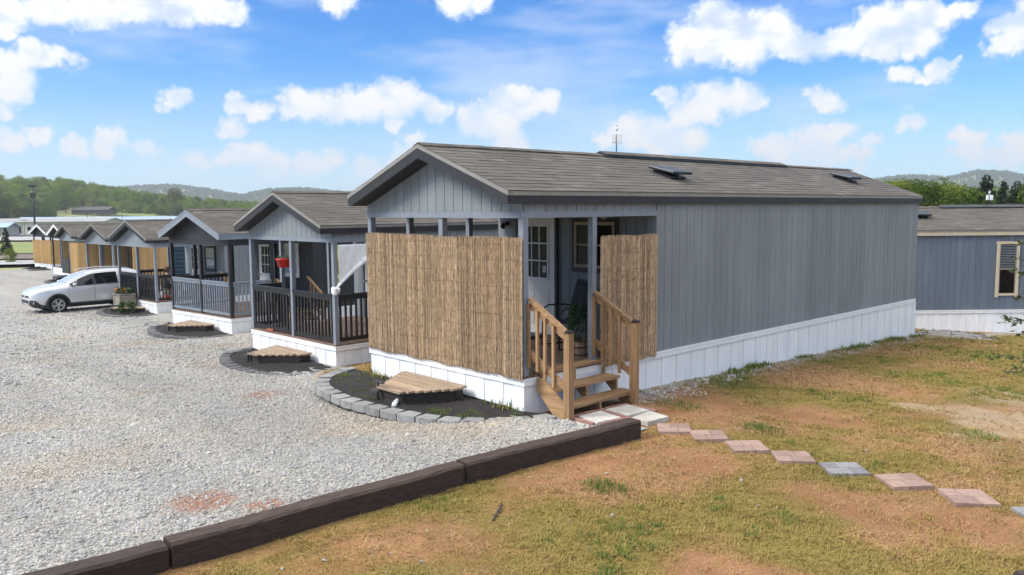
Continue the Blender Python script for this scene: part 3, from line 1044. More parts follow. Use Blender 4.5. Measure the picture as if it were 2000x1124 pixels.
def cast_gravel():
    P, S = [], []
    # (x0, x1, y0, y1, stones per square metre, radius)
    for (x0, x1, y0, y1, dn, r0) in ((-3.5, 1.42, -8.5, -0.2, 2100, 0.0086), (-9, -3.5, -10, 2, 900, 0.0105), (-18, -9, -12, 2.4, 260, 0.0150),
                                     (-34, -18, -14, 3, 60, 0.020), (0.42, 1.42, -0.2, 0.6, 900, 0.014)):
        n = int((x1 - x0) * (y1 - y0) * dn)
        x, y = RNG.uniform(x0, x1, n), RNG.uniform(y0, y1, n)
        ok = in_gravel(x, y)
        clay = np.zeros(n, bool)
        for (cx, cy, cr) in ((0.35, -4.45, 0.36), (0.95, -4.15, 0.2)):
            clay |= (np.hypot(x - cx, y - cy) + 0.5 * (fbm(x * 4, y * 4, 44) - .5)) < cr
        ok &= ~(clay & (RNG.random(n) > 0.45))
        for (hx, hy, ha) in ((-6.779, 1.25, .02), (-14.955, 2.726, .092), (-24.319, 3.962, .057)):
            lx = np.cos(ha) * (x - hx) + np.sin(ha) * (y - hy)
            ly = -np.sin(ha) * (x - hx) + np.cos(ha) * (y - hy)
            ok &= ~(np.hypot((lx + 1.5) / 1.85, (ly + .0) / 1.45) < 1.0)
        ok &= ~(np.hypot((x + 1.85) / 2.2, y / 1.22) < 1.0)
        x, y = x[ok], y[ok]
        s = r0 * np.exp(RNG.normal(0, 0.38, len(x)))
        P.append(np.stack([x, y, gravel_z(x, y) + s * 0.25], 1))
        S.append(s)
    # spill on the lawn beside the skirting, and strays beyond the timbers
    n = 2600
    y = RNG.uniform(1.7, 12.5, n)
    x = 0.05 + np.abs(RNG.normal(0, 0.30, n)) * np.interp(y, [1.7, 4, 12], [1.3, 0.8, 0.45])
    k = RNG.random(n) < np.interp(y, [1.7, 4.5, 8], [1, 0.7, 0.3])
    x, y = x[k], y[k]
    s = 0.017 * np.exp(RNG.normal(0, 0.35, len(x)))
    P.append(np.stack([x, y, lawn_z(x, y) + s * .3], 1))
    S.append(s)
    n = 200
    y = RNG.uniform(-6.5, 5, n)
    x = 1.75 + np.abs(RNG.normal(0, 1.2, n))
    s = 0.008 * np.exp(RNG.normal(0, 0.45, n))
    P.append(np.stack([x, y, lawn_z(x, y) + s * .3], 1))
    S.append(s)
    P, S = np.concatenate(P), np.concatenate(S)
    scatter("gravel_stones", P, RNG.uniform(0, 6.28, len(P)), S, RNG.integers(0, 7, len(P)), STONES,
            "loose pale grey crushed stones covering the gravel lot", "gravel", tilt=0.9)


cast_gravel()


def blade_protos():
    out = []
    for mi, (mat, hmin, hmax, spread) in enumerate((('blade_straw', .012, .036, .085), ('blade_straw', .008, .026, .095), ('blade_olive', .014, .040, .085),
                                                    ('blade_olive', .012, .034, .09), ('blade_green', .03, .075, .06), ('blade_green', .02, .055, .07))):
        rs = random.Random(300 + mi)
        mb = MB()
        for k in range(20):
            a, d = rs.uniform(0, 6.28), spread * math.sqrt(rs.random())
            x, y = d * math.cos(a), d * math.sin(a)
            h = rs.uniform(hmin, hmax)
            b = rs.uniform(0, 6.28)
            lean = rs.uniform(0.8, 2.4) * h if mi < 4 else rs.uniform(0.1, 0.7) * h
            w = rs.uniform(0.0022, 0.004)
            dx, dy = math.cos(b), math.sin(b)
            px, py = -dy * w, dx * w
            m1 = (x + dx * lean * .35, y + dy * lean * .35, h * .6)
            tip = (x + dx * lean, y + dy * lean, h)
            mb.add([(x - px, y - py, -.004), (x + px, y + py, -.004), (m1[0] + px * .8, m1[1] + py * .8, m1[2]), (m1[0] - px * .8, m1[1] - py * .8, m1[2]), tip],
                   [(0, 1, 2, 3), (3, 2, 4)])
        out.append(mb.mesh("grass_blades", M[mat]))
    return out


BLADES = blade_protos()


def cast_grass():
    P, S, I = [], [], []
    for (x0, x1, y0, y1, dn, sc) in ((1.5, 8.0, -6.5, 2.5, 300, .85), (0.1, 9.0, 2.5, 9, 170, 1.05), (0.1, 12, 9, 20, 90, 1.4), (-6.6, -3.7, -0.6, 5, 160, 1.5)):
        n = int((x1 - x0) * (y1 - y0) * dn)
        x, y = RNG.uniform(x0, x1, n), RNG.uniform(y0, y1, n)
        clay, green, pale = ground_cover(x, y)
        g2 = fbm(x * 2.2, y * 2.2, 37)
        keep = RNG.random(n) < np.clip(1.0 - .95 * clay - .75 * pale + (g2 - .5) * 1.8, 0.14, 1)
        keep &= ~in_gravel(x, y) & ~((x < 0.1) & (x > -3.65))
        x, y, green, g2 = x[keep], y[keep], green[keep], g2[keep]
        u = RNG.random(len(x)) * .55 + green * .95 + (g2 - .5) * .6
        idx = np.where(u < 0.62, RNG.integers(0, 2, len(x)), np.where(u < 1.36, RNG.integers(2, 4, len(x)), RNG.integers(4, 6, len(x))))
        P.append(np.stack([x, y, lawn_z(x, y)], 1))
        S.append(sc * RNG.uniform(0.6, 1.25, len(x)))
        I.append(idx)
    P, S, I = map(np.concatenate, (P, S, I))
    scatter("lawn_grass", P, RNG.uniform(0, 6.28, len(P)), S, I, BLADES,
            "short dry straw coloured and olive grass growing thinly over red clay", "grass")
    # taller weeds along the foot of the skirting
    n = 420
    y = np.concatenate([RNG.uniform(1.8, 13, n), RNG.uniform(-0.1, 0.1, 60) * 0 - 0.06])
    x = np.concatenate([0.05 + np.abs(RNG.normal(0, .09, n)), RNG.uniform(-3.7, 0.0, 60)])
    k = fbm(x * 3, y * 1.1, 77) > 0.52
    x, y = x[k], y[k]
    z = np.where(y < 0, -0.42, lawn_z(x, y))
    scatter("skirting_weeds", np.stack([x, y, z], 1), RNG.uniform(0, 6.28, len(x)), RNG.uniform(1.0, 2.4, len(x)), RNG.integers(2, 6, len(x)), BLADES,
            "thin weeds growing along the foot of the white skirting", "weeds")


cast_grass()


# ------------------------------------------------------------------ open country to the left
def strip(name, b0, b1, d0, d1, mat, lift, kind='structure', n=14):
    mb = MB()
    vs, fs = [], []
    for i in range(n + 1):
        b = b0 + (b1 - b0) * i / n
        for d in (d0, (d0 + d1) / 2, d1):
            x, y = site(b, d)
            vs.append((x, y, float(gfar(x, y)) + lift))
    for i in range(n):
        for j in (0, 1):
            fs.append((i * 3 + j, (i + 1) * 3 + j, (i + 1) * 3 + j + 1, i * 3 + j + 1))
    mb.add(vs, fs)
    return mb.build(name, mat, kind=kind)


strip("path", -36, -26, 86, 96, M['concrete_far'], 0.30)
strip("bank", -36, -26, 100, 116, M['earth_bank'], 0.30)
strip("field", -36, -24, 118, 160, M['field_grass'], 0.30)
strip("road", -36, -24, 172, 200, M['concrete_far'], 0.35)
strip("verge", -36, -24, 206, 222, M['asphalt'], 0.35)
strip("pasture", -28.0, -23.5, 470, 505, M['field_grass'], 0.6)

# ------------------------------------------------------------------ the park-model houses
W, HB, HF, HE, HR, OS, OF, LEN, PD = 3.6, 2.109, 2.292, 2.464, 3.152, 0.055, 0.30, 13.12, 2.836
SLOPE = (HR - HE) / (W / 2 + OS)
TH = math.atan(SLOPE)
BW = 0.2  # width of one siding board


def zroof(x):
    return HR - SLOPE * abs(x + W / 2)


_gb = {}


def gable_board(mat, i):
    k = (mat.name, i)
    if k not in _gb:
        x0, x1 = -W + i * BW + 0.005, -W + (i + 1) * BW - 0.005
        top = lambda x: zroof(x) - 0.16
        poly = [(x0, HB + 0.085), (x1, HB + 0.085), (x1, top(x1))]
        if x0 < -W / 2 < x1:
            poly.append((-W / 2, top(-W / 2)))
        poly.append((x0, top(x0)))
        _gb[k] = MB().prism(poly, 'y', -0.011, 0.0).mesh("gable_board", mat)
    return _gb[k]


_tab = []


def shingle_tab():
    if not _tab:
        # x along the eave, y up the slope, z off the roof; butt edge thick, tapering up
        mb = MB()
        w, l = 0.5, 0.5
        mb.add([(-w, -l, 0), (w, -l, 0), (w, l, 0), (-w, l, 0), (-w, -l, 1), (w, -l, 1), (w, l, .15), (-w, l, .15)],
               [(0, 3, 2, 1), (4, 5, 6, 7), (0, 1, 5, 4), (1, 2, 6, 5), (2, 3, 7, 6), (3, 0, 4, 7)])
        _tab.append(mb.mesh("shingle", M['shingle']))
    return _tab[0]


def shingle_list(y0, y1, seed):
    """(course, y centre, width) of every tab of one slope"""
    rs = random.Random(seed)
    out = []
    n = 14
    for c in range(n):
        y = y0 - rs.uniform(0, 0.3)
        while y < y1:
            w = rs.choice((0.16, 0.24, 0.30, 0.33, 0.33, 0.42))
            a, b = max(y, y0), min(y + w, y1)
            if b - a > 0.03:
                out.append((c, (a + b) / 2, b - a))
            y += w
    return out, (W / 2 + OS + 0.02) / math.cos(TH) / n


def shingles(parent, right_parts, y0=-OF - 0.025, y1=LEN + 0.06):
    """right slope: the nearest tabs as parts; the rest and the left slope joined"""
    mb = MB()
    for side in (1, -1):
        tabs, ex = shingle_list(y0, y1, 5 if side == 1 else 6)
        tabs.sort(key=lambda q: q[1])
        up = Vector((-side * math.cos(TH), 0, math.sin(TH)))
        nn = Vector((side * math.sin(TH), 0, math.cos(TH)))
        yy = Vector((0, 1, 0)) * side
        for i, (c, yc, w) in enumerate(tabs):
            rs = random.Random(i * 7 + c)
            base = Vector((-W / 2 + side * (W / 2 + OS + 0.02), yc, HE - 0.008))
            ctr = base + up * (c * ex + ex * 0.62) + nn * 0.002
            t = rs.uniform(0.005, 0.010)
            if side == 1 and i < right_parts:
                mtx = Matrix((yy, up, nn)).transposed().to_4x4()
                o = link("shingle", shingle_tab(), parent, ctr, mtx.to_euler(), (w - 0.003, ex * 1.24, t))
            else:
                l = ex * 0.62
                p = [ctr + yy * sx * (w - .003) / 2 + up * sy * l + nn * h
                     for sx, sy, h in ((-1, -1, 0), (1, -1, 0), (1, 1, 0), (-1, 1, 0), (-1, -1, t), (1, -1, t), (1, 1, t * .15), (-1, 1, t * .15))]
                mb.add(p, [(4, 5, 6, 7), (0, 1, 5, 4), (1, 2, 6, 5), (3, 0, 4, 7)])
    return mb


_rest = {}


def add_shingles(parent, right_parts):
    mb = shingles(parent, right_parts)
    if right_parts not in _rest:
        _rest[right_parts] = mb.mesh("shingles", M['shingle'])
    link("shingles", _rest[right_parts], parent, kind='stuff')


def make_door(parent, x0, x1, y, mat, sticker=False):
    """white nine-light door in the porch's back wall, facing -Y"""
    z0, z1 = 0.04, 2.07
    d = MB().box(x0, x1, y - 0.045, y - 0.012, z0, z1).build('door', mat, parent)
    f = MB()
    f.box(x0 - .06, x0 - .005, y - .055, y - .012, z0, z1 + .035)
    f.box(x1 + .005, x1 + .06, y - .055, y - .012, z0, z1 + .035)
    f.box(x0 - .005, x1 + .005, y - .055, y - .012, z1 + .003, z1 + .035)
    f.build('door_frame', M['fascia_dark'], d)
    gx0, gx1, gz0, gz1 = x0 + .17, x1 - .17, 1.02, 1.93
    fr = MB()
    for a, b, c, e in ((gx0 - .035, gx1 + .035, gz1, gz1 + .035), (gx0 - .035, gx1 + .035, gz0 - .035, gz0), (gx0 - .035, gx0, gz0, gz1), (gx1, gx1 + .035, gz0, gz1)):
        fr.box(a, b, y - .058, y - .0445, c, e)
    for k in (1, 2):
        xx = gx0 + (gx1 - gx0) * k / 3
        fr.box(xx - .011, xx + .011, y - .0565, y - .0445, gz0, gz1)
        zz = gz0 + (gz1 - gz0) * k / 3
        fr.box(gx0, gx1, y - .0575, y - .0445, zz - .011, zz + .011)
    fr.build('glazing_bar', mat, d)
    for i in range(3):
        for j in range(3):
            a, b = gx0 + (gx1 - gx0) * i / 3, gx0 + (gx1 - gx0) * (i + 1) / 3
            c, e = gz0 + (gz1 - gz0) * j / 3, gz0 + (gz1 - gz0) * (j + 1) / 3
            piece('pane', M['glass_dark'], d, a + .011, b - .011, y - .050, y - .046, c + .011, e - .011)
    pn = MB()
    for a, b in ((x0 + .13, (x0 + x1) / 2 - .04), ((x0 + x1) / 2 + .04, x1 - .13)):
        pn.box(a, b, y - .052, y - .0445, .22, .84)
    pn.build('door_panel', mat, d, bevel=.004)
    kb = MB().lathe([(0, 0), (.028, .0), (.030, .02), (.014, .035), (.014, .05), (.03, .06), (.032, .085), (0, .095)], 12)
    k = kb.build('door_knob', M['steel'], d)
    k.location = (x0 + .07, y - .045, .98)
    k.rotation_euler = (R(90), 0, 0)
    if sticker:
        a, c = gx1 - .105, gz0 + .05
        st = MB().box(a, a + .075, y - .0535, y - .0515, c + .055, c + .165).build('sticker', M['plastic_white'], d)
        mk = MB()
        mk.box(a + .008, a + .067, y - .0545, y - .0532, c + .035, c + .05)
        # a dark mark like the printed emblem: ring, bar and dots
        for q in range(12):
            t0, t1 = q * math.pi / 6, (q + 1) * math.pi / 6
            cx, cz, r = a + .0375, c + .118, .024
            mk.bar((cx + r * math.cos(t0), y - .0542, cz + r * math.sin(t0)), (cx + r * math.cos(t1), y - .0542, cz + r * math.sin(t1)), .001, .007, up=(0, 1, 0))
        mk.box(a + .016, a + .059, y - .0545, y - .0532, c + .113, c + .121)
        mk.box(a + .034, a + .041, y - .0545, y - .0532, c + .104, c + .134)
        mk.box(a + .012, a + .063, y - .0545, y - .0532, c + .068, c + .078)
        mk.build('sticker_print', M['fascia_dark'], d)
        MB().box(a, a + .075, y - .0535, y - .0515, c + .01, c + .05).build('sticker', M['curtain_band'], d)
    return d


def make_window(parent, x0, x1, z0, z1, y, frame, trim, pane):
    w = MB()
    for a, b, c, e in ((x0 - .06, x1 + .06, z1, z1 + .06), (x0 - .06, x1 + .06, z0 - .08, z0), (x0 - .06, x0, z0, z1), (x1, x1 + .06, z0, z1)):
        w.box(a, b, y - .035, y - .010, c, e)
    o = w.build('window', trim, parent)
    f = MB()
    t = .05
    for a, b, c, e in ((x0, x1, z1 - t, z1), (x0, x1, z0, z0 + t), (x0, x0 + t, z0 + t, z1 - t), (x1 - t, x1, z0 + t, z1 - t)):
        f.box(a, b, y - .045, y - .012, c, e)
    f.build('window_frame', frame, o)
    piece('pane', pane, o, x0 + t, x1 - t, y - .022, y - .018, z0 + t, z1 - t)
    piece('sash_bar', frame, o, x0 + t, x1 - t, y - .038, y - .024, (z0 + z1) / 2 - .018, (z0 + z1) / 2 + .018)
    return o


def railing(parent, p0, p1, mat, singles, n=None, z0=0.12, z1=1.03):
    """top and bottom rail with balusters between two posts"""
    p0, p1 = Vector(p0), Vector(p1)
    d = p1 - p0
    L = d.length
    mb = MB()
    mb.bar(p0 + Vector((0, 0, z1)), p1 + Vector((0, 0, z1)), .085, .04)
    mb.bar(p0 + Vector((0, 0, z1 - .065)), p1 + Vector((0, 0, z1 - .065)), .035, .075)
    mb.bar(p0 + Vector((0, 0, z1 - .0215)), p1 + Vector((0, 0, z1 - .0215)), .03, .004)
    r = mb.build('railing', mat, parent)
    MB().bar(p0 + Vector((0, 0, z0)), p1 + Vector((0, 0, z0)), .035, .08).build('bottom_rail', mat, r)
    n = n or max(2, int(L / 0.125))
    ang = math.atan2(d.y, d.x)
    jb = MB()
    for i in range(n):
        c = p0 + d * ((i + .5) / n)
        if singles:
            link('baluster', ubox(mat), r, (c.x, c.y, (z0 + .04 + z1 - .10) / 2), (0, 0, ang), (.036, .036, z1 - z0 - .14))
        else:
            jb.obox((c.x, c.y, (z0 + z1 - .06) / 2), (math.cos(ang), math.sin(ang), 0), (-math.sin(ang), math.cos(ang), 0), (0, 0, 1), .036, .036, z1 - z0 - .14)
    if not singles:
        jb.build('balusters', mat, r)
    return r


def house(loc, rz, label, wall='siding_grey', gable='siding_grey', header='siding_grey', fascia='fascia_dark', drip='drip_edge', post='post_grey',
          detail=2, side_boards=0.0, skirt_side=0.5, shingle_parts=0, porch=True, front_posts=(-W + .045, -1.72, -.045),
          back='siding_grey', group=None, name='park_home', door=True, trim='post_grey'):
    """detail 2: every board a part; 1: front boards parts; 0: boards joined"""
    h = empty(name, loc, rz, label, 'house', group or 'grey park homes along the gravel lot')
    SD, GB = M[wall], M[gable]
    # ---- skirting
    piece('skirting_wall', M['groove_white'], h, -W + .016, -.016, .016, LEN - .016, -1.15, -.02)
    sk = M['skirt_white']
    rs = random.Random(str(loc))

    def panels(axis, n_parts, total):
        far = MB()
        n = int(round(total / BW))
        for i in range(n):
            a, b = i * BW + .003, (i + 1) * BW - .003
            k = .002 + .007 * (i % 2)
            zb = -1.1
            if axis == 'y':
                if detail:
                    piece('skirting_panel', sk, h, -W + a, -W + b, .006 - k, .016, zb, -.085)
                else:
                    far.box(-W + a, -W + b, .006 - k, .016, zb, -.085)
            else:
                if i < n_parts:
                    piece('skirting_panel', sk, h, -.016, -.006 + k, a, b, zb, -.085)
                else:
                    far.box(-.016, -.006 + k, a, b, zb, -.085)
        if far.v:
            far.build('skirting_panels', sk, h)
    panels('y', 0, W)
    panels('x', int(skirt_side / BW), LEN)
    tm = M['trim_white']
    piece('skirting_trim', tm, h, -W - .012, .022, -.022, .010, -.092, -.004)
    piece('skirting_trim', tm, h, -.008, .021, .0105, LEN, -.092, -.004)
    piece('trim_bead', tm, h, -W - .016, .030, -.030, .008, -.022, .002)
    piece('trim_bead', tm, h, -.010, .029, .0085, LEN, -.022, .002)
    # ---- walls
    y_body = PD if porch else 0.0
    MB().box(-W + .012, -.012, y_body + .012, LEN - .012, -.004, HF + .05).build('wall', M['groove'], h)
    far = MB()
    n = int((LEN - y_body) / BW)
    for i in range(n):
        a, b = y_body + i * BW + .0035, y_body + (i + 1) * BW - .0035
        if i == n - 1:
            b = LEN - .002
        if a - y_body < side_boards:
            piece('siding_board', SD, h, -.012, 0.0, a, b, .004, HF + .03)
        else:
            far.box(-.012, 0.0, a, b, .004, HF + .03)
        far.box(-W, -W + .012, a, b, .004, HF + .03)
    for i in range(18):
        a, b = -W + i * BW + .005, -W + (i + 1) * BW - .005
        far.box(a, b, LEN - .012, LEN, .004, HF + .03)
    far.build('siding', SD, h)
    MB().prism([(-W, HF), (0, HF), (0, zroof(0) - .14), (-W / 2, zroof(-W / 2) - .14), (-W, zroof(-W) - .14)], 'y', LEN - .06, LEN).build('rear_gable', SD, h)
    # ---- roof
    us = .055
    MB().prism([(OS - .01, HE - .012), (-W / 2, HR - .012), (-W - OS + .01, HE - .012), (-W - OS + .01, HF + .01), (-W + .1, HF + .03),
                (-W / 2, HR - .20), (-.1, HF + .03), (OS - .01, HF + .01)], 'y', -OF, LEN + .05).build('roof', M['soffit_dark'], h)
    fm, dm = M[fascia], M[drip]
    for s in (1, -1):
        X = lambda q: -W / 2 + s * q
        e = W / 2 + OS
        MB().prism([(X(e), HE - .062), (X(0), HR - .062), (X(0), HR - .20), (X(e - .08), HF), (X(e), HF)], 'y', -OF - .022, -OF - .001).build('rake_board', fm, h)
        MB().prism([(X(e + .012), HE - .006), (X(0), HR - .004), (X(0), HR - .06), (X(e + .012), HE - .064)], 'y', -OF - .03, -OF + .001).build('drip_edge', dm, h)
        xa, xb = sorted((X(e - .008), X(e + .004)))
        piece('fascia_board', fm, h, xa, xb, -OF - .001, LEN + .05, HF, HE - .062)
        xa, xb = sorted((X(e - .004), X(e + .013)))
        piece('drip_edge', dm, h, xa, xb, -OF - .001, LEN + .055, HE - .064, HE - .008)
    add_shingles(h, shingle_parts)
    cap = MB()
    y = -OF - .025
    while y < LEN:
        for s in (1, -1):
            up = Vector((-s * math.cos(TH), 0, math.sin(TH)))
            nn = Vector((s * math.sin(TH), 0, math.cos(TH)))
            c = Vector((-W / 2, y + .11, HR + .006)) - up * .055 + nn * (.012 + .004 * (int(y * 7) % 2))
            cap.obox(c, up, (0, 1, 0), nn, .125, .205, .010)
        y += .21
    cap.build('ridge_cap', M['shingle'], h)
    if not porch:
        for i in range(18):
            link('gable_board', gable_board(GB, i), h)
        MB().prism([(-W, HB), (0, HB), (0, zroof(0) - .10), (-W / 2, zroof(-W / 2) - .14), (-W, zroof(-W) - .10)], 'y', .002, .09).build('gable_wall', M['groove'], h)
        far = MB()
        for i in range(18):
            far.box(-W + i * BW + .005, -W + (i + 1) * BW - .005, 0, .014, .004, HB + .08)
        far.build('front_siding', SD, h)
        return h
    # ---- porch
    MB().prism([(-W + .012, HB + .01), (-.012, HB + .01), (-.012, zroof(0) - .10), (-W / 2, zroof(-W / 2) - .14), (-W + .012, zroof(-W) - .10)], 'y', .001, .09).build('gable_wall', M['groove'], h)
    if detail:
        for i in range(18):
            link('gable_board', gable_board(GB, i), h)
    else:
        g = MB()
        for i in range(18):
            x0, x1 = -W + i * BW + .005, -W + (i + 1) * BW - .005
            g.add([(x0, -.011, HB + .085), (x1, -.011, HB + .085), (x1, -.011, zroof(x1) - .16), (x0, -.011, zroof(x0) - .16)], [(0, 1, 2, 3)])
        g.build('gable_boards', GB, h)
    HD = M[header]
    PM = M[post]
    TM = M[trim]
    piece('beam_trim', TM, h, -W - .002, .002, -.018, .09, HB, HB + .083)
    piece('beam_trim', TM, h, -.092, .003, .0905, PD + .006, HB, HB + .081)
    piece('beam_trim', TM, h, -W - .003, -W + .092, .0905, PD - .002, HB, HB + .081)
    piece('beam', M['groove'], h, -.08, -.012, .0905, PD + .01, HB + .0815, HF + .04)
    piece('beam', M['groove'], h, -W + .012, -W + .08, .0905, PD + .01, HB + .0815, HF + .04)
    sb = MB()
    for i in range(14):
        a, b = i * BW + .02, (i + 1) * BW + .01
        if detail == 2:
            piece('siding_board', HD, h, -.012, 0.0, a, b, HB + .0815, HF + .03)
        else:
            sb.box(-.012, 0.0, a, b, HB + .0815, HF + .03)
        sb.box(-W, -W + .012, a, b, HB + .0815, HF + .03)
    sb.build('header_boards', HD, h)
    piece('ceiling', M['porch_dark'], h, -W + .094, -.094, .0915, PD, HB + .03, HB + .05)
    # back wall of the porch
    bk = MB()
    for i in range(18):
        bk.box(-W + i * BW + .005, -W + (i + 1) * BW - .005, PD, PD + .0125, .036, HB + .029)
    bk.build('back_siding', M[back], h)
    # deck
    nb = 20
    bw = (PD + .01) / nb
    for i in range(nb):
        piece('deck_board', M['deck_wood'], h, -W - .012, .014, -.024 + i * bw + .002, -.024 + (i + 1) * bw - .003, .0025, .036)
    # posts
    pw = .045
    spots = [(x, .045) for x in front_posts] + [(-W + .045, .80), (-W + .045, 2.10), (-.045, 1.40)]
    for (x, y) in spots:
        piece('post', PM, h, x - pw, x + pw, y - pw, y + pw, .0365, HB)
    if door:
        make_door(h, -3.03, -2.12, PD, M['door_white'], sticker=(detail == 2))
    return h


H1 = house((0, 0, 0), 0, 'near grey park home with reed screens round its porch, long side facing the lawn',
           detail=2, side_boards=20, skirt_side=20, shingle_parts=300, back='siding_grey')
make_window(H1, -1.67, -.80, 1.25, 2.005, PD, M['frame_tan'], M['fascia_dark'], M['glass_dark'])
# roof fittings of the near house
rv = MB().prism([(-.16, HR - .060), (-.16, HR - .030), (0, HR + .036), (.16, HR - .030), (.16, HR - .060), (0, HR + .005)], 'y', 3.58, 9.86)
for v in range(len(rv.v)):
    rv.v[v] = (rv.v[v][0] - W / 2, rv.v[v][1], rv.v[v][2] + .02)
rv.build('ridge_vent', M['vent_lid'], H1)
capb = MB()
y = 3.60
while y < 9.8:
    for s in (1, -1):
        up = Vector((-s * math.cos(TH), 0, math.sin(TH)))
        nn = Vector((s * math.sin(TH), 0, math.cos(TH)))
        capb.obox(Vector((-W / 2, y + .12, HR + .062)) - up * .085, up, (0, 1, 0), nn, .18, .24, .012)
    y += .25
capb.build('vent_shingles', M['shingle'], H1)


def roof_vent(x, y, rz=0.0, parent=None, open_=0.09):
    z = zroof(x)
    v = empty('roof_vent', (x, y, z), 0)
    v.parent = parent
    v.rotation_euler = (0, TH, rz)
    MB().box(-.20, .20, -.20, .20, -.02, .05).build('vent_curb', M['metal_black'], v)
    lid = MB().box(-.27, .27, -.27, .27, 0, .055).build('vent_lid', M['vent_lid'], v, bevel=.02)
    lid.location = (0, 0, .075)
    lid.rotation_euler = (0, R(-7), 0)
    MB().bar((.20, .0, .03), (.25, .03, .10), .012, .012).build('vent_arm', M['steel'], v)
    return v


roof_vent(-.76, 4.18, 0, H1)
roof_vent(-.92, 11.15, 0, H1)
MB().lathe([(0, .05), (.05, .05), (.06, .02), (.06, 0), (.04, -.03), (0, -.035)], 12, (-.95, PD - .12, HB - .02)).build('porch_light', M['lamp_glass'], H1)
MB().box(-3.42, -3.30, PD - .10, PD - .012, 1.93, 2.0).tube([(-3.36, PD - .09, 1.95), (-3.30, PD - .16, 1.91)], [.03, .045], 10).build('security_light', M['metal_black'], H1)

H2 = house((-6.779, 1.25, -.529), .02, 'second park home with black porch railing and white tarp tied back',
           detail=1, side_boards=0, skirt_side=1.6, shingle_parts=200)
for (a, b) in ((-W + .09, -1.765), (-1.675, -.09)):
    railing(H2, (a, .03, 0), (b, .03, 0), M['rail_black'], True)
railing(H2, (-.045, .09, 0), (-.045, 1.355, 0), M['rail_black'], True)
railing(H2, (-W + .045, .09, 0), (-W + .045, .755, 0), M['rail_black'], False)
make_window(H2, -1.67, -.80, 1.05, 2.005, PD, M['fascia_grey'], M['fascia_grey'], M['glass_pale'])

H3 = house((-14.955, 2.726, -.878), .092, 'third park home with charcoal gable, pale fascia and grey porch railing',
           wall='siding_charcoal', gable='siding_charcoal', header='siding_charcoal', fascia='fascia_grey', drip='fascia_grey', post='post_black', detail=1, skirt_side=1.6,
           back='siding_charcoal', trim='post_black')
for (a, b) in ((-W + .09, -1.765), (-1.675, -.09)):
    railing(H3, (a, .03, 0), (b, .03, 0), M['rail_grey'], True)
railing(H3, (-.045, .09, 0), (-.045, 1.355, 0), M['rail_grey'], True)
railing(H3, (-W + .045, .09, 0), (-W + .045, .755, 0), M['rail_black'], False)
railing(H3, (-W + .045, .845, 0), (-W + .045, 2.055, 0), M['rail_black'], False)
make_window(H3, -1.67, -.80, 1.05, 2.005, PD, M['fascia_white'], M['fascia_white'], M['glass_pale'])

H4 = house((-24.319, 3.962, -1.259), .057, 'fourth park home with black railing, beside the silver car', detail=1, skirt_side=0.8)
for (a, b) in ((-W + .09, -1.765), (-1.675, -.09)):
    railing(H4, (a, .03, 0), (b, .03, 0), M['rail_black'], False)
railing(H4, (-.045, .09, 0), (-.045, 1.355, 0), M['rail_black'], False)
railing(H4, (-W + .045, .845, 0), (-W + .045, 2.055, 0), M['rail_black'], False)
make_window(H4, -1.67, -.80, 1.05, 2.005, PD, M['fascia_dark'], M['fascia_dark'], M['glass_pale'])

H5 = house((-35.0, 5.75, -1.515), .057, 'fifth park home in the row with bamboo on both porch sides', detail=0)
H6 = house((-47.566, 7.579, -1.697), .005, 'sixth park home in the row with a black panel at its porch corner', detail=0)
H7 = house((-55.0, 8.95, -1.76), .02, 'second farthest park home, white gable edge half hidden behind the sixth', wall='siding_charcoal', gable='siding_charcoal', header='siding_charcoal', fascia='fascia_white', drip='fascia_white',
           post='post_black', detail=0, back='siding_charcoal', trim='post_black')
H8 = house((-64.247, 10.137, -1.851), .10, 'farthest park home, white edged gable over a full bamboo front', wall='siding_charcoal', gable='siding_charcoal', header='siding_charcoal', fascia='fascia_white', drip='fascia_white',
           post='post_black', detail=0, back='siding_charcoal', trim='post_black')
H9 = house((-3.6, 16.85, -.972), R(-41.6), 'park home with tan fascia at the far end of the lawn', wall='siding_blue_grey', gable='siding_blue_grey', fascia='fascia_tan', drip='drip_edge',
           detail=0, porch=False, side_boards=12, skirt_side=12, group='grey park homes along the gravel lot')


def side_window(parent, y0, y1, z0, z1):
    w = MB()
    t = .085
    w.box(.0005, .03, y0 - .03, y1 + .03, z1 - t, z1)
    w.box(.0005, .026, y0, y1, z0 + .02, z0 + .02 + t * .8)
    w.box(.0005, .028, y0, y0 + t, z0 - .03, z1 - t)
    w.box(.0005, .028, y1 - t, y1, z0 - .03, z1 - t)
    o = w.build('window', M['fascia_tan'], parent)
    zm = (z0 + z1) / 2
    s = MB()
    for a, b, c, e in ((y0 + t, y1 - t, zm - .025, zm + .025), (y0 + t, y0 + t + .03, z0 + .09, z1 - t), (y1 - t - .03, y1 - t, z0 + .09, z1 - t)):
        s.box(.0005, .018, a, b, c, e)
    s.build('sash', M['drip_edge'], o)
    piece('pane', M['glass_dark'], o, .0005, .006, y0 + t + .03, y1 - t - .03, z0 + .09, zm - .025)
    piece('pane', M['glass_dark'], o, .0005, .006, y0 + t + .03, y1 - t - .03, zm + .025, z1 - t)
    z = zm + .05
    while z < z1 - t - .02:
        piece('blind_slat', M['rail_grey'], o, .0065, .011, y0 + t + .035, y1 - t - .035, z, z + .022)
        z += .05


side_window(H9, 4.85, 5.55, .42, 2.10)
roof_vent(-1.05, 2.95, 0, H9)
MB().prism([(-W / 2 + .16, HR - .01), (-W / 2, HR + .075), (-W / 2 - .16, HR - .01)], 'y', 4.0, 11.0).build('ridge_vent', M['vent_lid'], H9)


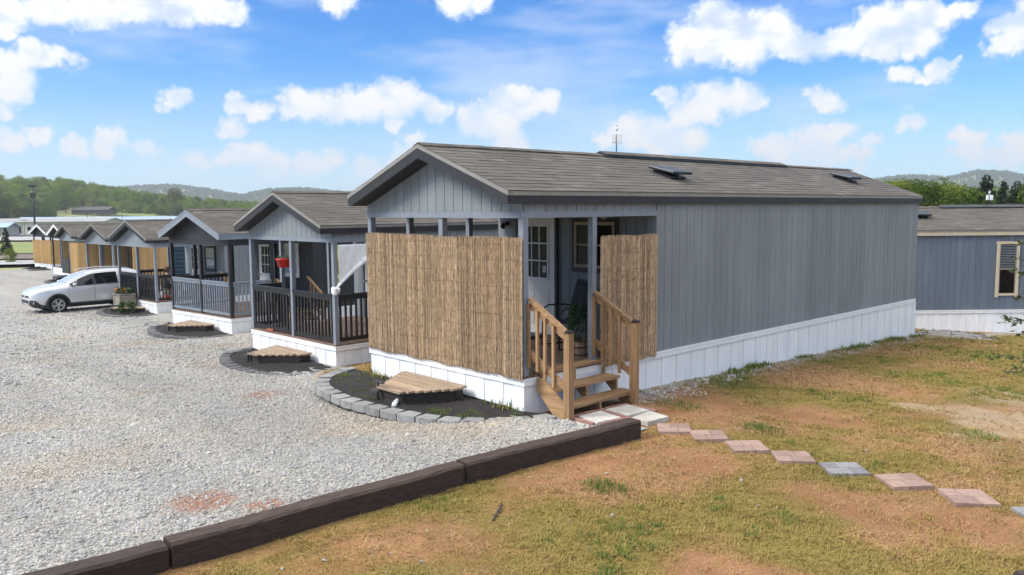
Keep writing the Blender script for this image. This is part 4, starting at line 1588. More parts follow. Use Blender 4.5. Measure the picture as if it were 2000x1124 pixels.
def mast(parent, base, label, h=.50, s=1.0):
    """thin pole with two flat white antenna boxes, standing on a ridge"""
    a = empty('roof_antenna', base, 0, label, 'antenna', 'antennas on the roofs')
    MB().tube([(0, 0, -.04), (0, 0, h * s)], .010 * s, 8).build('pole', M['steel'], a)
    MB().box(-.085 * s, -.015 * s, -.03 * s, .04 * s, .19 * s, .35 * s).build('antenna_box', M['plastic_white'], a, bevel=.006)
    MB().box(.013 * s, .10 * s, -.055 * s, -.01 * s, .18 * s, .35 * s).build('antenna_box', M['plastic_white'], a, bevel=.006)
    MB().lathe([(0, 0), (.025, .005), (.032, .03), (.022, .06), (0, .07)], 10, (0, 0, .40 * s)).build('sensor', M['plastic_white'], a)
    MB().tube([(.0, 0, .03), (.05, .04, -.03)], .006, 6).build('brace', M['steel'], a)
    return a


an = mast(None, (-W / 2, 4.05, HR + .04), 'white twin antenna on a thin mast on the near roof ridge')
an.rotation_euler = (0, 0, R(40))
c9, s9 = math.cos(R(-41.6)), math.sin(R(-41.6))
lx, ly = -W / 2, 5.65
an = mast(None, (-3.6 + c9 * lx - s9 * ly, 16.85 + s9 * lx + c9 * ly, -.972 + HR + .03), 'white antenna on the ridge of the home with tan fascia', .52, 1.0)
an.rotation_euler = (0, 0, R(40))

# ------------------------------------------------------------------ timbers along the lawn
def timber(p0, p1, w, h, label, seed, sink=0.03):
    """an old railway timber: rounded, chipped arrises and slightly bowed faces"""
    p0, p1 = Vector(p0), Vector(p1)
    d = p1 - p0
    L = d.length
    n = max(4, int(L / 0.09))
    prof = []
    k = .022
    for (sx, sz) in ((-1, 0), (1, 0), (1, 1), (-1, 1)):
        cx, cz = sx * w / 2, sz * h
        ox, oz = -sx * k, (k if sz == 0 else -k)
        first, second = ((cx, cz + oz), (cx + ox, cz))
        if (sx, sz) in ((1, 0), (-1, 1)):
            first, second = second, first
        prof += [first, second]
    rs = np.random.default_rng(seed)
    off = rs.normal(0, .0016, (n + 1, len(prof), 2))
    vs, fs = [], []
    ax = d.normalized()
    sd_ = Vector((ax.y, -ax.x, 0))
    m = len(prof)
    for i in range(n + 1):
        c = p0 + d * i / n
        bow = .010 * math.sin(i * .37 + seed)
        shrink = 0.94 if i in (0, n) else 1.0
        for j, (x, z) in enumerate(prof):
            vs.append(c + sd_ * (x * shrink + bow + off[i, j, 0]) + Vector((0, 0, z * (1 if shrink == 1 else .985) - sink + off[i, j, 1])))
    for i in range(n):
        for j in range(m):
            fs.append((i * m + j, i * m + (j + 1) % m, (i + 1) * m + (j + 1) % m, (i + 1) * m + j))
    fs.append(tuple(range(m)))
    fs.append(tuple(n * m + j for j in range(m)))
    o = MB().add(vs, fs).build('railway_timber', M['railway_timber'])
    return tag(o, label, 'timber', 'dark timbers edging the gravel')


timber((1.60, .30, -.5), (1.40, -2.24, -.5), .215, .245, 'dark timber edging the gravel, end nearest the stone slabs', 1)
timber((1.395, -2.26, -.5), (1.30, -5.10, -.5), .205, .235, 'longest dark timber in the middle of the gravel edge', 2)
timber((1.285, -5.12, -.52), (1.12, -8.0, -.52), .21, .235, 'dark timber in the bottom left corner', 3)
timber((6.02, -0.95, -.5), (7.6, -2.35, -.5), .21, .22, 'dark timber end in the bottom right corner of the lawn', 4)

# ------------------------------------------------------------------ stepping stones: square patio stones moulded as four bricks
def stepping_stone(x, y, rz, mat, label, k):
    s = empty('stepping_stone', (x, y, float(lawn_z(x, y)) - .020), rz, label, 'stepping stone', 'stepping stones across the lawn')
    h = .40
    MB().box(-h / 2 + .004, h / 2 - .004, -h / 2 + .004, h / 2 - .004, -.03, .044).build('base', M['paver_joint'], s)
    g = .006
    a, b = .405, .595
    q = [(0, a, 0, .5), (a, 1, 0, .5), (0, b, .5, 1), (b, 1, .5, 1)] if k % 2 else [(0, b, 0, .5), (b, 1, 0, .5), (0, a, .5, 1), (a, 1, .5, 1)]
    for (x0, x1, y0, y1) in q:
        o = piece('brick', mat, s, -h / 2 + x0 * h + g / 2, -h / 2 + x1 * h - g / 2, -h / 2 + y0 * h + g / 2, -h / 2 + y1 * h - g / 2, -.02, .055)
        md = o.modifiers.new("bevel", 'BEVEL')
        md.width = .012
    s.rotation_euler = (random.uniform(-.02, .02), random.uniform(-.02, .02), rz)
    return s


STEP = [(1.77, .85, 'first stepping stone beside the pale slabs'), (2.26, .86, 'second stepping stone from the pale slabs'),
        (2.81, .79, 'third stepping stone from the pale slabs'), (3.35, .82, 'fourth stepping stone, just before the bluish grey one'),
        (3.91, .84, 'bluish grey stepping stone in the middle of the row'), (4.50, .86, 'reddish stepping stone just right of the bluish grey one'),
        (5.10, .81, 'last whole stepping stone before the right edge'), (5.73, .80, 'grey stepping stone cut by the right edge')]
for k, (x, y, lb) in enumerate(STEP):
    stepping_stone(x, y, R(45 + (k * 37 % 11 - 5) * 1.0), M['paver_grey'] if k in (4, 7) else M['paver_red'], lb, k)


# pale slabs at the foot of the stairs, set in red brick edging
def slab(pts, label, z):
    cx, cy = sum(p[0] for p in pts) / 4, sum(p[1] for p in pts) / 4
    o = MB().prism([(p[0] - cx, p[1] - cy) for p in pts], 'z', -.05, .035).build('stone_slab', M['slab_pale'], bevel=.008)
    o.location = (cx, cy, z)
    o.rotation_euler = (random.uniform(-.012, .012), random.uniform(-.012, .012), 0)
    return tag(o, label, 'paving slab', 'pale slabs at the foot of the stairs')


zs = -.475
slab([(.63, .36), (1.00, .30), (1.05, .72), (.655, .775)], 'pale slab directly in front of the bottom stair tread', zs)
slab([(.65, .88), (1.07, .83), (1.09, 1.26), (.69, 1.30)], 'pale slab at the foot of the right stair post', zs + .004)
slab([(1.14, .81), (1.43, .77), (1.46, 1.17), (1.10, 1.25)], 'pale slab nearest the first stepping stone', zs - .002)
slab([(1.10, .33), (1.36, .36), (1.38, .71), (1.11, .74)], 'pale slab half hidden behind the timber end', zs - .012)


def edging(pts, label):
    n = 0
    for (a, b) in pts:
        a, b = Vector((*a, 0)), Vector((*b, 0))
        d = b - a
        k = max(1, int(round(d.length / .20)))
        root = empty('brick_edging', (a.x, a.y, zs), math.atan2(d.y, d.x), label[n], 'edging', 'red brick edging round the slabs')
        n += 1
        for i in range(k):
            piece('brick', M['slab_edging'], root, d.length * i / k + .003, d.length * (i + 1) / k - .003, -.03, .03, -.05, .030 + .004 * (i % 2))


edging([((.56, .33), (.63, 1.36)), ((.72, 1.36), (1.16, 1.31)), ((.62, .83), (1.30, .76)), ((.62, .28), (1.0, .235)), ((1.08, .30), (1.10, .74))],
       ['red brick edging along the foot of the stairs', 'red brick edging on the grass side of the slabs', 'red brick edging between the two rows of slabs',
        'red brick edging on the gravel side of the slabs', 'short red brick edging between slabs behind the timber'])

# ------------------------------------------------------------------ wooden stairs of the near house
st = empty('wooden_stairs', (0, 0, 0), 0, 'new treated wood stairs with two handrails up to the reed screened porch', 'stairs', 'wooden porch stairs')
Y0, Y1 = .20, 1.60
WX, WY, WZ = M['wood_x'], M['wood_y'], M['wood_z']
TR = [(.04, .255, -.135 + .0), (.275, .545, -.325)]
piece('tread', WY, st, -.10, .075, Y0 + .05, Y1 - .02, .0375, .075)
piece('tread', WY, st, .035, .305, Y0 + .05, Y1 + .0, -.175, -.137)
piece('tread', WY, st, .275, .545, Y0 + .02, Y1 + .05, -.365, -.327)


def stringer(y, w=.038):
    poly = [(.032, .036), (.062, .036), (.062, -.1765), (.29, -.1765), (.29, -.3665), (.53, -.3665), (.53, -.52), (.40, -.52), (.032, -.20)]
    MB().prism(poly, 'y', y - w / 2, y + w / 2).build('stringer', WX, st)


for y in (Y0 + .07, (Y0 + Y1) / 2 + .02, Y1 - .05):
    stringer(y)
# the broad side board on the near side
MB().prism([(.034, -.005), (.16, -.005), (.545, -.30), (.545, -.52), (.40, -.52), (.034, -.17)], 'y', Y0 - .002, Y0 + .036).build('stringer', WX, st)


def cap_at(x, y, z):
    MB().box(x - .056, x + .056, y - .056, y + .056, z, z + .022).add(
        [(x - .05, y - .05, z + .022), (x + .05, y - .05, z + .022), (x + .05, y + .05, z + .022), (x - .05, y + .05, z + .022), (x, y, z + .045)],
        [(0, 1, 4), (1, 2, 4), (2, 3, 4), (3, 0, 4)]).build('post_cap', M['cap_black'], st)


for y in (Y0 + .015, Y1 - .045):
    o = piece('stair_post', WZ, st, .547, .641, y - .047, y + .047, -.52, .655)
    cap_at(.594, y, .656)
    ya = y - .02
    yt = 1.39 if y > 1 else .10          # the rails splay in to the porch posts at the top
    # handrail: a cap board and a rail below it, a lower rail, balusters between
    MB().bar((.015, yt, 1.055), (.575, ya, .665), .09, .036).build('handrail', WX, st)
    MB().bar((.015, yt, .985), (.560, ya, .605), .036, .085).build('handrail', WX, st)
    MB().bar((.015, yt, .34), (.560, ya, -.055), .036, .085).build('lower_rail', WX, st)
    piece('short_post', WZ, st, .012, .048, yt - .062, yt - .024, .15, 1.0)
    for q in (.16, .28, .41):
        zt = 1.02 - .70 * q
        yb = yt + (ya - yt) * q / .575
        piece('baluster', WZ, st, q - .018, q + .018, yb - .056, yb - .020, zt - .80, zt)

# ------------------------------------------------------------------ reed screens
def reeds(name, length, h, mat, label, loc, rz, dens=.0058, group=None, dip=.02, r0=.0036, wires=10, parent=None, sag=0.004, ragged=.03):
    rs = random.Random(name + label)
    o = empty(name, loc, rz, label, 'screen', group)
    mb = MB()
    for layer in (0, 1, 2):
        x = 0.0
        while x < length:
            u = x / length
            bulge = sag * (math.sin(u * 21) + .6 * math.sin(u * 47 + 2) + .5 * math.sin(u * 9 + 1))
            z1 = h + rs.uniform(-ragged, ragged * .6) + dip * (math.sin(u * 8.3) * .4 + math.sin(u * 17 + 1) * .25)
            z0 = rs.uniform(-ragged, ragged) + .012 * math.sin(u * 31) - (.02 if rs.random() < .15 else 0)
            lean = rs.gauss(0, .010)
            r = r0 * rs.uniform(.6, 1.35)
            y = -bulge - layer * .005 + rs.uniform(-.007, .007)
            bow = rs.gauss(0, .006)
            mid = (z0 + z1) / 2 + rs.uniform(-.3, .3)
            p = []
            for (z, dx) in ((z0, 0), (mid, lean * .5 + bow), (z1, lean)):
                for (a, b) in ((-1, .3), (0, -1), (1, .3)):
                    p.append((x + dx + a * r, y + b * r, z))
            mb.add(p, [(0, 1, 4, 3), (1, 2, 5, 4), (3, 4, 7, 6), (4, 5, 8, 7), (2, 0, 3, 5), (5, 3, 6, 8), (6, 7, 8)])
            x += dens * rs.uniform(.6, 1.4)
    mb.build('reeds', M[mat], o, kind='stuff')
    wr = MB()
    for k in range(wires):
        z = h * (k + .5 + rs.uniform(-.25, .25)) / wires
        n = 40
        pts = []
        for i in range(n + 1):
            u = i / n
            b = sag * (math.sin(u * 21) + .6 * math.sin(u * 47 + 2) + .5 * math.sin(u * 9 + 1))
            pts.append((u * length, -b - .0195, z + .012 * math.sin(u * 13 + k) + .006 * math.sin(u * 37 + 2 * k)))
        wr.tube(pts, .0011, 4, smooth=False)
    wr.build('binding_wire', M['rust_iron'], o, kind='stuff')
    return o


reeds('reed_screen', 3.58, 1.83, 'reed', 'long tan reed screen across the front of the near porch', (-3.56, -.045, .02), 0)
reeds('reed_screen', 1.30, 1.84, 'reed', 'narrow tan reed screen on the porch side, right of the wooden stairs', (.052, 1.475, -.015), R(90), dip=.02)


def in_house(h, x, y, z=0.0):
    a = h.rotation_euler.z
    return (h.location.x + math.cos(a) * x - math.sin(a) * y, h.location.y + math.sin(a) * x + math.cos(a) * y, h.location.z + z)


def bamboo(h, x0, y0, x1, y1, z, hh, label):
    p = in_house(h, x0, y0, z)
    rz = h.rotation_euler.z + math.atan2(y1 - y0, x1 - x0)
    reeds('bamboo_screen', math.hypot(x1 - x0, y1 - y0), hh, 'bamboo', label, p, rz, dens=.02, group='bamboo screens on the far porches', r0=.012, wires=6, sag=.006, ragged=.015)


bamboo(H5, -3.54, 2.7, -3.54, .10, .0, 2.06, 'bamboo screen along the left side of the fifth home porch')
bamboo(H5, .02, .95, .02, 2.75, .0, 2.04, 'bamboo screen on the right side of the fifth home porch')
bamboo(H6, -3.54, 2.7, -3.54, .12, .0, 2.05, 'bamboo screen along the left side of the sixth home porch')
bamboo(H6, -1.4, -.03, -.02, -.03, .0, 2.02, 'bamboo screen at the front right of the sixth home porch')
bamboo(H6, .02, .0, .02, 1.35, .0, 2.02, 'bamboo screen on the near right side of the sixth home porch')
bamboo(H8, -3.62, -.03, .02, -.03, .0, 1.86, 'bamboo screen filling the front of the farthest porch')
bamboo(H8, .03, .0, .03, 1.0, .0, 1.86, 'bamboo screen round the corner of the farthest porch')
o = MB().box(0, 1.35, -.02, .01, .02, .95).box(-.02, .03, -.026, .014, .0, 1.0).box(1.32, 1.37, -.026, .014, 0, 1.0).build('porch_panel', M['rail_black'])
o.location = (-3.2, -.02, .02)
o.parent = H6
o = MB().box(-.02, .02, 1.1, 2.75, .05, 1.0)
o = o.box(-.03, .03, 1.06, 2.79, 1.0, 1.05).box(-.03, .03, 1.06, 2.79, 1.62, 1.66).box(-.03, .03, 1.06, 2.79, 1.34, 1.37).box(-.031, .031, 1.06, 1.10, .02, 2.0).box(-.031, .031, 2.75, 2.79, .02, 2.0).build('porch_panel', M['fascia_white'])
o.location = (0, 0, .02)
o.parent = H8
# teal banded curtain seen through the fourth porch
cv = empty('porch_curtain', in_house(H5, .03, 2.86, .1), H5.rotation_euler.z + R(90), 'dark teal banded curtain behind the fourth porch', 'curtain')
mb = MB()
for band in range(9):
    n = 24
    vs, fs = [], []
    for i in range(n + 1):
        yy = .03 * math.sin(i * 1.3)
        vs += [(i * .075, yy, band * .215), (i * .075, yy, band * .215 + .15)]
    for i in range(n):
        fs.append((2 * i, 2 * i + 2, 2 * i + 3, 2 * i + 1))
    mb.add(vs, fs)
mb.build('fabric', M['curtain_teal'], cv)
mb = MB()
for band in range(9):
    n = 24
    vs, fs = [], []
    for i in range(n + 1):
        yy = .03 * math.sin(i * 1.3)
        w = .02 * math.sin(i * 1.9)
        vs += [(i * .075, yy, band * .215 + .15), (i * .075, yy, band * .215 + .215)]
    for i in range(n):
        fs.append((2 * i, 2 * i + 2, 2 * i + 3, 2 * i + 1))
    mb.add(vs, fs)
mb.build('fabric_band', M['curtain_band'], cv)

# ------------------------------------------------------------------ garden beds and hitch covers in front of the homes
def catmull(pts, step):
    P = [np.array(p, float) for p in pts]
    P = [2 * P[0] - P[1]] + P + [2 * P[-1] - P[-2]]
    dense = []
    for i in range(1, len(P) - 2):
        for t in np.linspace(0, 1, 40, endpoint=False):
            a, b, c, d = P[i - 1], P[i], P[i + 1], P[i + 2]
            dense.append(.5 * ((2 * b) + (-a + c) * t + (2 * a - 5 * b + 4 * c - d) * t ** 2 + (-a + 3 * b - 3 * c + d) * t ** 3))
    dense.append(P[-2])
    dense = np.array(dense)
    s = np.concatenate([[0], np.cumsum(np.linalg.norm(np.diff(dense, axis=0), axis=1))])
    n = int(round(s[-1] / step))
    q = np.linspace(0, s[-1], n + 1)
    return np.stack([np.interp(q, s, dense[:, 0]), np.interp(q, s, dense[:, 1])], 1), dense


_blk = {}


def block_mesh(mat):
    """retaining-wall block: narrower at the back, split front face"""
    if mat.name not in _blk:
        rs = random.Random(4)
        mb = MB()
        n = 6
        f = [(-.5 + i / n, -.5 + rs.uniform(-.04, .05)) for i in range(n + 1)]
        f[0], f[-1] = (-.5, -.42), (.5, -.42)
        mb.prism(f + [(.36, .5), (-.36, .5)], 'z', 0, 1)
        _blk[mat.name] = mb.mesh("edging_block", mat)
    return _blk[mat.name]


def garden_bed(h, ring, bmat, label, zg, inner, step=.30, singles=True, bh=.070):
    """mulch mound inside a curved row of blocks; local to the house"""
    g = empty('garden_bed', in_house(h, 0, 0, zg), h.rotation_euler.z, label, 'garden bed', 'round garden beds in front of the porches')
    pts, dense = catmull(ring, step)
    jb = MB()
    for i in range(len(pts) - 1):
        a, b = pts[i], pts[i + 1]
        d = b - a
        ang = math.atan2(d[1], d[0])
        L = float(np.linalg.norm(d))
        rs = random.Random(i)
        o = link('edging_block', block_mesh(bmat), g, (float(a[0] + b[0]) / 2, float(a[1] + b[1]) / 2, -.03 + rs.uniform(-.006, .006)),
                 (rs.uniform(-.03, .03), rs.uniform(-.02, .02), ang + rs.uniform(-.04, .04)), (L * .975, .215, bh + .03))
        md = o.modifiers.new("bevel", 'BEVEL')
        md.width = .010
    # mulch mound
    c = np.array([np.mean(dense[:, 0]), inner])
    vs, fs = [], []
    nr, na = 9, len(dense[::8])
    rim = dense[::8]
    rs = np.random.default_rng(5)
    for r in range(nr + 1):
        for k in range(na):
            q = c + (rim[k] - c) * (r / nr) * .97
            z = .050 + .030 * (1 - (r / nr) ** 2) + rs.uniform(-.016, .016)
            vs.append((q[0], min(q[1], -.025) if q[0] < 0 else q[1], z))
    for r in range(nr):
        for k in range(na - 1):
            fs.append((r * na + k, r * na + k + 1, (r + 1) * na + k + 1, (r + 1) * na + k))
    MB().add(vs, fs, True).build('mulch', M['mulch'], g)
    return g


def hitch_cover(h, zg, label, zt=.255, jack=True, corner=((-2.54, -.09), (-1.10, -.09), (-1.00, -.30), (-1.39, -.98), (-1.86, -1.03)), planks=True):
    """dark box over the trailer hitch with a plank lid that narrows away from the porch"""
    c = empty('hitch_cover', in_house(h, 0, 0, zg), h.rotation_euler.z, label, 'hitch cover', 'plank topped hitch covers')
    P = [Vector((x, y, 0)) for x, y in corner]
    mb = MB()
    for i in range(1, 5):
        a, b = P[i], P[(i + 1) % 5]
        if i == 1:
            pass
        d = (b - a)
        inn = Vector((d.y, -d.x, 0)).normalized() * .05
        for k in range(2):
            z0 = .0 + k * (zt - .03) / 2
            mb.bar(a + inn + Vector((0, 0, z0 + (zt - .03) / 4)), b + inn + Vector((0, 0, z0 + (zt - .03) / 4)), .03, (zt - .03) / 2 - .006)
    mb.build('side_board', M['box_wood_dark'], c)
    if planks:
        y = -.09
        n = 9
        hgt = (1.03 - .09) / n
        xl = lambda yy: np.interp(-yy, [.09, 1.03], [corner[0][0], corner[4][0]])
        xr = lambda yy: np.interp(-yy, [.09, .30, .98], [corner[1][0], corner[2][0], corner[3][0]])
        for i in range(n):
            ya, yb = y - i * hgt, y - (i + 1) * hgt
            ym = (ya + yb) / 2
            o = piece('plank', M['platform_wood'], c, float(xl(ym)) - .02, float(xr(ym)) + .02, yb + .003, ya - .003, zt - .028, zt + random.uniform(-.003, .004), (0, 0, random.uniform(-.008, .008)))
    if jack:
        x, y = corner[4][0] - .06, corner[4][1] + .02
        MB().tube([(x, y, .0), (x, y, zt + .06)], .022, 8).build('jack_post', M['rust_iron'], c)
        MB().bar((x - .04, y, zt + .07), (x + .20, y - .03, zt + .075), .035, .022).build('jack_handle', M['rust_iron'], c)
        MB().bar((x - .12, y - .02, zt - .06), (x + .1, y - .02, zt - .05), .08, .03).build('coupler', M['rust_iron'], c)
    return c


RING1 = [(-4.15, .02), (-4.02, -.45), (-3.50, -.98), (-2.80, -1.22), (-1.9, -1.28), (-1.0, -1.18), (-.32, -.93), (.12, -.57), (.34, -.20), (.42, .12)]
RING2 = [(-3.3, -.12), (-3.12, -.80), (-2.4, -1.24), (-1.4, -1.46), (-.6, -1.42), (0.0, -1.16), (.26, -.80), (.34, -.18)]
garden_bed(H1, RING1, M['block_grey'], 'bed of dark mulch ringed with grey blocks before the reed screen', -.485, -.02, .31)
garden_bed(H2, RING2, M['block_charcoal'], 'block ringed bed before the porch with the white tarp', -.46, -.02)
garden_bed(H3, RING2, M['block_charcoal'], 'block ringed bed before the charcoal gabled porch', -.46, -.02)
garden_bed(H4, RING2, M['block_charcoal'], 'block ringed bed under the wooden flower planter', -.45, -.02)
garden_bed(H6, RING2, M['block_charcoal'], 'dark bed beyond the bonnet of the silver car', -.45, -.02)
garden_bed(H8, RING2, M['block_charcoal'], 'farthest dark bed, in front of the full bamboo porch', -.45, -.02)
hitch_cover(H1, -.485, 'weathered plank lid on a dark box in the near bed')
C2 = ((-2.25, -.09), (-.82, -.09), (-.76, -.40), (-1.42, -1.00), (-1.75, -1.03))
hitch_cover(H2, -.46, 'plank topped dark box in front of the white tarp porch', .25, True, C2)
hitch_cover(H3, -.46, 'plank topped dark box in front of the charcoal gabled porch', .25, True, C2)
hitch_cover(H4, -.45, 'dark box carrying the wooden flower planter', .22, True, C2)
hitch_cover(H6, -.45, 'dark hitch box in the bed beyond the car bonnet', .20, True, C2, planks=False)
hitch_cover(H8, -.45, 'dark hitch box in the farthest bed', .22, True, C2, planks=False)
# a lid lying on the box of the sixth home
o = MB().lathe([(0, .16), (.50, .16), (.56, .11), (.56, .03), (.48, 0), (0, 0)], 20).build('round_cover', M['metal_black'])
o.location = in_house(H6, -1.5, -.55, -.22)
tag(o, 'black round cover on the hitch box beyond the car bonnet', 'cover')
# white drain pipe end and pebbles under the near lid
o = MB().tube([(-1.55, -.90, -.37), (-1.46, -1.04, -.39)], .032, 12).tube([(-1.46, -1.04, -.39), (-1.45, -1.06, -.44)], .036, 12).build('drain_pipe', M['pvc'])
tag(o, 'short white drain pipe sticking out under the near plank lid', 'pipe')


# sparse grass growing through the near bed
n = 420
x, y = RNG.uniform(-3.9, .25, n), RNG.uniform(-1.2, -.06, n)
ok = (np.interp(x, [-4.0, -3.4, -2.7, -1.9, -1.0, -.3, .15], [-.3, -.85, -1.08, -1.14, -1.05, -.8, -.3]) < y) & ~((x > -2.5) & (x < -1.0) & (y > -1.0 + abs(0)) & (y > -.98))
ok &= fbm(x * 2, y * 2, 61) > .42
scatter("bed_weeds", np.stack([x[ok], y[ok], np.full(ok.sum(), -.435)], 1), RNG.uniform(0, 6.28, ok.sum()), RNG.uniform(.6, 1.1, ok.sum()), RNG.choice([3, 5, 5, 4], ok.sum()), BLADES,
        "sparse grass growing through the dark mulch of the near bed", "grass")

# ------------------------------------------------------------------ on the near porch
def patio_chair(loc, rz, label):
    c = empty('patio_chair', loc, rz, label, 'chair')
    for s in (-1, 1):
        x = s * .29
        MB().tube([(x, .25, 0), (x, .20, .25), (x, .16, .40), (x, .24, .70), (x, .34, 1.0), (x * .9, .355, 1.03)], .014, 8).build('back_frame', M['metal_black'], c)
        MB().tube([(x, -.32, .0), (x, -.30, .40), (x, -.28, .60), (x, -.20, .645), (x, .10, .64), (x, .22, .62)], .014, 8).build('arm', M['metal_black'], c)
        MB().tube([(x, -.32, .012), (x, -.05, .012), (x, .25, .012)], .012, 8).build('runner', M['metal_black'], c)
    MB().tube([(-.27, .355, 1.03), (.27, .355, 1.03)], .014, 8).build('top_bar', M['metal_black'], c)
    vs, fs = [], []
    prof = [(-.30, .42), (-.15, .40), (.05, .385), (.15, .41), (.20, .52), (.25, .72), (.31, .92), (.345, 1.02)]
    for (y, z) in prof:
        vs += [(-.28, y, z), (0, y + .012, z - .012), (.28, y, z)]
    for i in range(len(prof) - 1):
        for j in (0, 1):
            fs.append((i * 3 + j, i * 3 + j + 1, i * 3 + j + 4, i * 3 + j + 3))
    o = MB().add(vs, fs, True).build('sling', M['sling_fabric'], c)
    md = o.modifiers.new("solid", 'SOLIDIFY')
    md.thickness = .008
    return c


patio_chair((-1.22, 2.16, .036), R(-18), 'black sling patio chair on the near porch')

bp_ = empty('barrel_planter', (-.52, 1.66, .036), 0, 'small wooden barrel planter with a green shrub beside the stairs', 'planter')
for i in range(18):
    a = 2 * math.pi * i / 18
    o = MB()
    r0, r1 = .125, .145
    w = .046
    o.add([(-w * .88, r0 - .012, 0), (w * .88, r0 - .012, 0), (w * .88, r0, 0), (-w * .88, r0, 0), (-w, r1 - .012, .25), (w, r1 - .012, .25), (w, r1, .25), (-w, r1, .25)],
          [(0, 1, 2, 3), (4, 7, 6, 5), (0, 4, 5, 1), (1, 5, 6, 2), (2, 6, 7, 3), (3, 7, 4, 0)])
    if i == 0:
        stave = o.mesh("stave", M['barrel_wood'])
    link('stave', stave, bp_, rot=(0, 0, a), scale=(.5, 1, 1))
for z, r in ((.02, .130), (.13, .1375), (.225, .1455)):
    MB().lathe([(r, 0), (r + .004, 0), (r + .004, .022), (r, .022)], 24, (0, 0, z)).build('hoop', M['rust_iron'], bp_)
MB().lathe([(0, .225), (.13, .225)], 18).build('soil', M['mulch'], bp_)


def shrub(name, parent, base, height, rad, n, mat, leaf=.045, seed=0, taper=.5):
    rs = random.Random(seed)
    mb = MB()
    for i in range(n):
        u = rs.random() ** .8
        r = rad * (1 - taper * u) * math.sqrt(rs.uniform(.15, 1))
        a = rs.uniform(0, 6.28)
        c = Vector((base[0] + r * math.cos(a), base[1] + r * math.sin(a), base[2] + u * height))
        d = Vector((math.cos(a), math.sin(a), rs.uniform(-.3, 1.0))).normalized()
        s = d.cross(Vector((rs.uniform(-1, 1), rs.uniform(-1, 1), rs.uniform(-.4, 1)))).normalized()
        l, w = leaf * rs.uniform(.6, 1.4), leaf * .42 * rs.uniform(.7, 1.3)
        nn = d.cross(s)
        mb.add([c, c + d * l * .5 + s * w / 2 + nn * .004, c + d * l, c + d * l * .5 - s * w / 2 + nn * .004], [(0, 1, 2, 3)])
    return mb.build(name, mat, parent)


shrub('foliage', bp_, (0, 0, .22), .55, .20, 900, M['leaf_dark'], .06, 3, .55)
MB().tube([(0, 0, .2), (.01, .0, .5)], .012, 6).build('stem', M['bark'], bp_)
# folded mat and dim things on the boards behind the handrail
o = MB().box(-.30, .30, -.2, .2, 0, .02).box(-.28, .28, -.18, .18, .02, .045).build('door_mat', M['curtain_band'])
o.location = (-2.4, 2.35, .037)
tag(o, 'dull green mat before the white door of the near porch', 'mat')

# ------------------------------------------------------------------ second home: tarp, hanging pot, brick
tp = empty('tarp_curtain', in_house(H2, .03, .0, 0), H2.rotation_euler.z, 'white tarp tied back to the corner post of the second porch', 'tarp')
vs, fs = [], []
nu, nv = 30, 18


def tarp_edge(y):
    """height of the free lower edge, which is drawn down to the knot on the corner post"""
    return 1.20 + .70 * (y / .92) ** .85 if y < .92 else 1.90 + .15 * min(1, (y - .92) / .4)


for i in range(nu + 1):
    y = .055 + 1.285 * i / nu
    zb = min(tarp_edge(y), 2.04)
    for j in range(nv + 1):
        v = j / nv
        z = 2.065 + (zb - 2.065) * v
        pull = math.exp(-(((y - .05) / .35) ** 2 + ((z - 1.25) / .30) ** 2))
        x = .05 + .012 * math.sin(y * 9 + z * 2) * v + .006 * math.sin(y * 23 - z * 11) + .022 * pull * math.sin((y * .8 + (z - 1.2)) * 38)
        vs.append(Vector((x, y + .006 * math.sin(z * 9), z)))
for i in range(nu):
    for j in range(nv):
        a = i * (nv + 1) + j
        fs.append((a, a + nv + 1, a + nv + 2, a + 1))
o = MB().add(vs, fs, True).build('sheet', M['tarp_white'], tp)
md = o.modifiers.new("solid", 'SOLIDIFY')
md.thickness = .004
MB().tube([vs[j] + Vector((.006, -.004, 0)) for j in range(nv + 1)], .007, 6).build('edge_cord', M['tarp_edge'], tp)
rl = MB()
for k in range(4):
    pts = []
    for q in range(22):
        y = .02 + 1.0 * q / 21
        t_ = q * .55 + k * 1.57
        r = .012 + .030 * (q / 21)
        pts.append((.058 + r * math.cos(t_), y, tarp_edge(y) - .012 + r * math.sin(t_)))
    rl.tube(pts, [.020 + .016 * (q / 21) for q in range(22)], 7)
rl.build('rolled_edge', M['tarp_white'], tp)
kn = MB()
for k in range(5):
    a = k * 1.1
    kn.tube([(.015 + .055 * math.cos(t) * (1 + .1 * k % 2), .0 + .060 * math.sin(t), 1.10 + .035 * k * .6 + .02 * math.sin(t * 2 + a)) for t in np.linspace(0, 6.1, 14)], .028, 8)
kn.build('knot', M['tarp_white'], tp)

hp = empty('hanging_pot', in_house(H2, -2.05, .02, 1.52), 0, 'red hanging flower pot under the second porch beam', 'flower pot')
hp.scale = (.86, .86, .86)
MB().lathe([(0, 0), (.14, 0), (.185, .19), (.20, .19), (.20, .225), (.18, .225), (.17, .18), (0, .18)], 24).build('pot', M['pot_red'], hp)
for k in range(3):
    a = k * 2.094
    MB().tube([(.19 * math.cos(a), .19 * math.sin(a), .22), (0, 0, .55)], .004, 5).build('hanger', M['rust_iron'], hp)
shrub('plant', hp, (0, 0, .18), .10, .17, 120, M['leaf_oak'], .05, 8, .2)
o = MB().box(-.1, .1, -.045, .045, 0, .06).build('loose_brick', M['terracotta'], bevel=.006)
o.location, o.rotation_euler = in_house(H2, -2.72, .02, .037), (0, 0, .3)
tag(o, 'loose red brick on the deck edge of the second porch', 'brick')


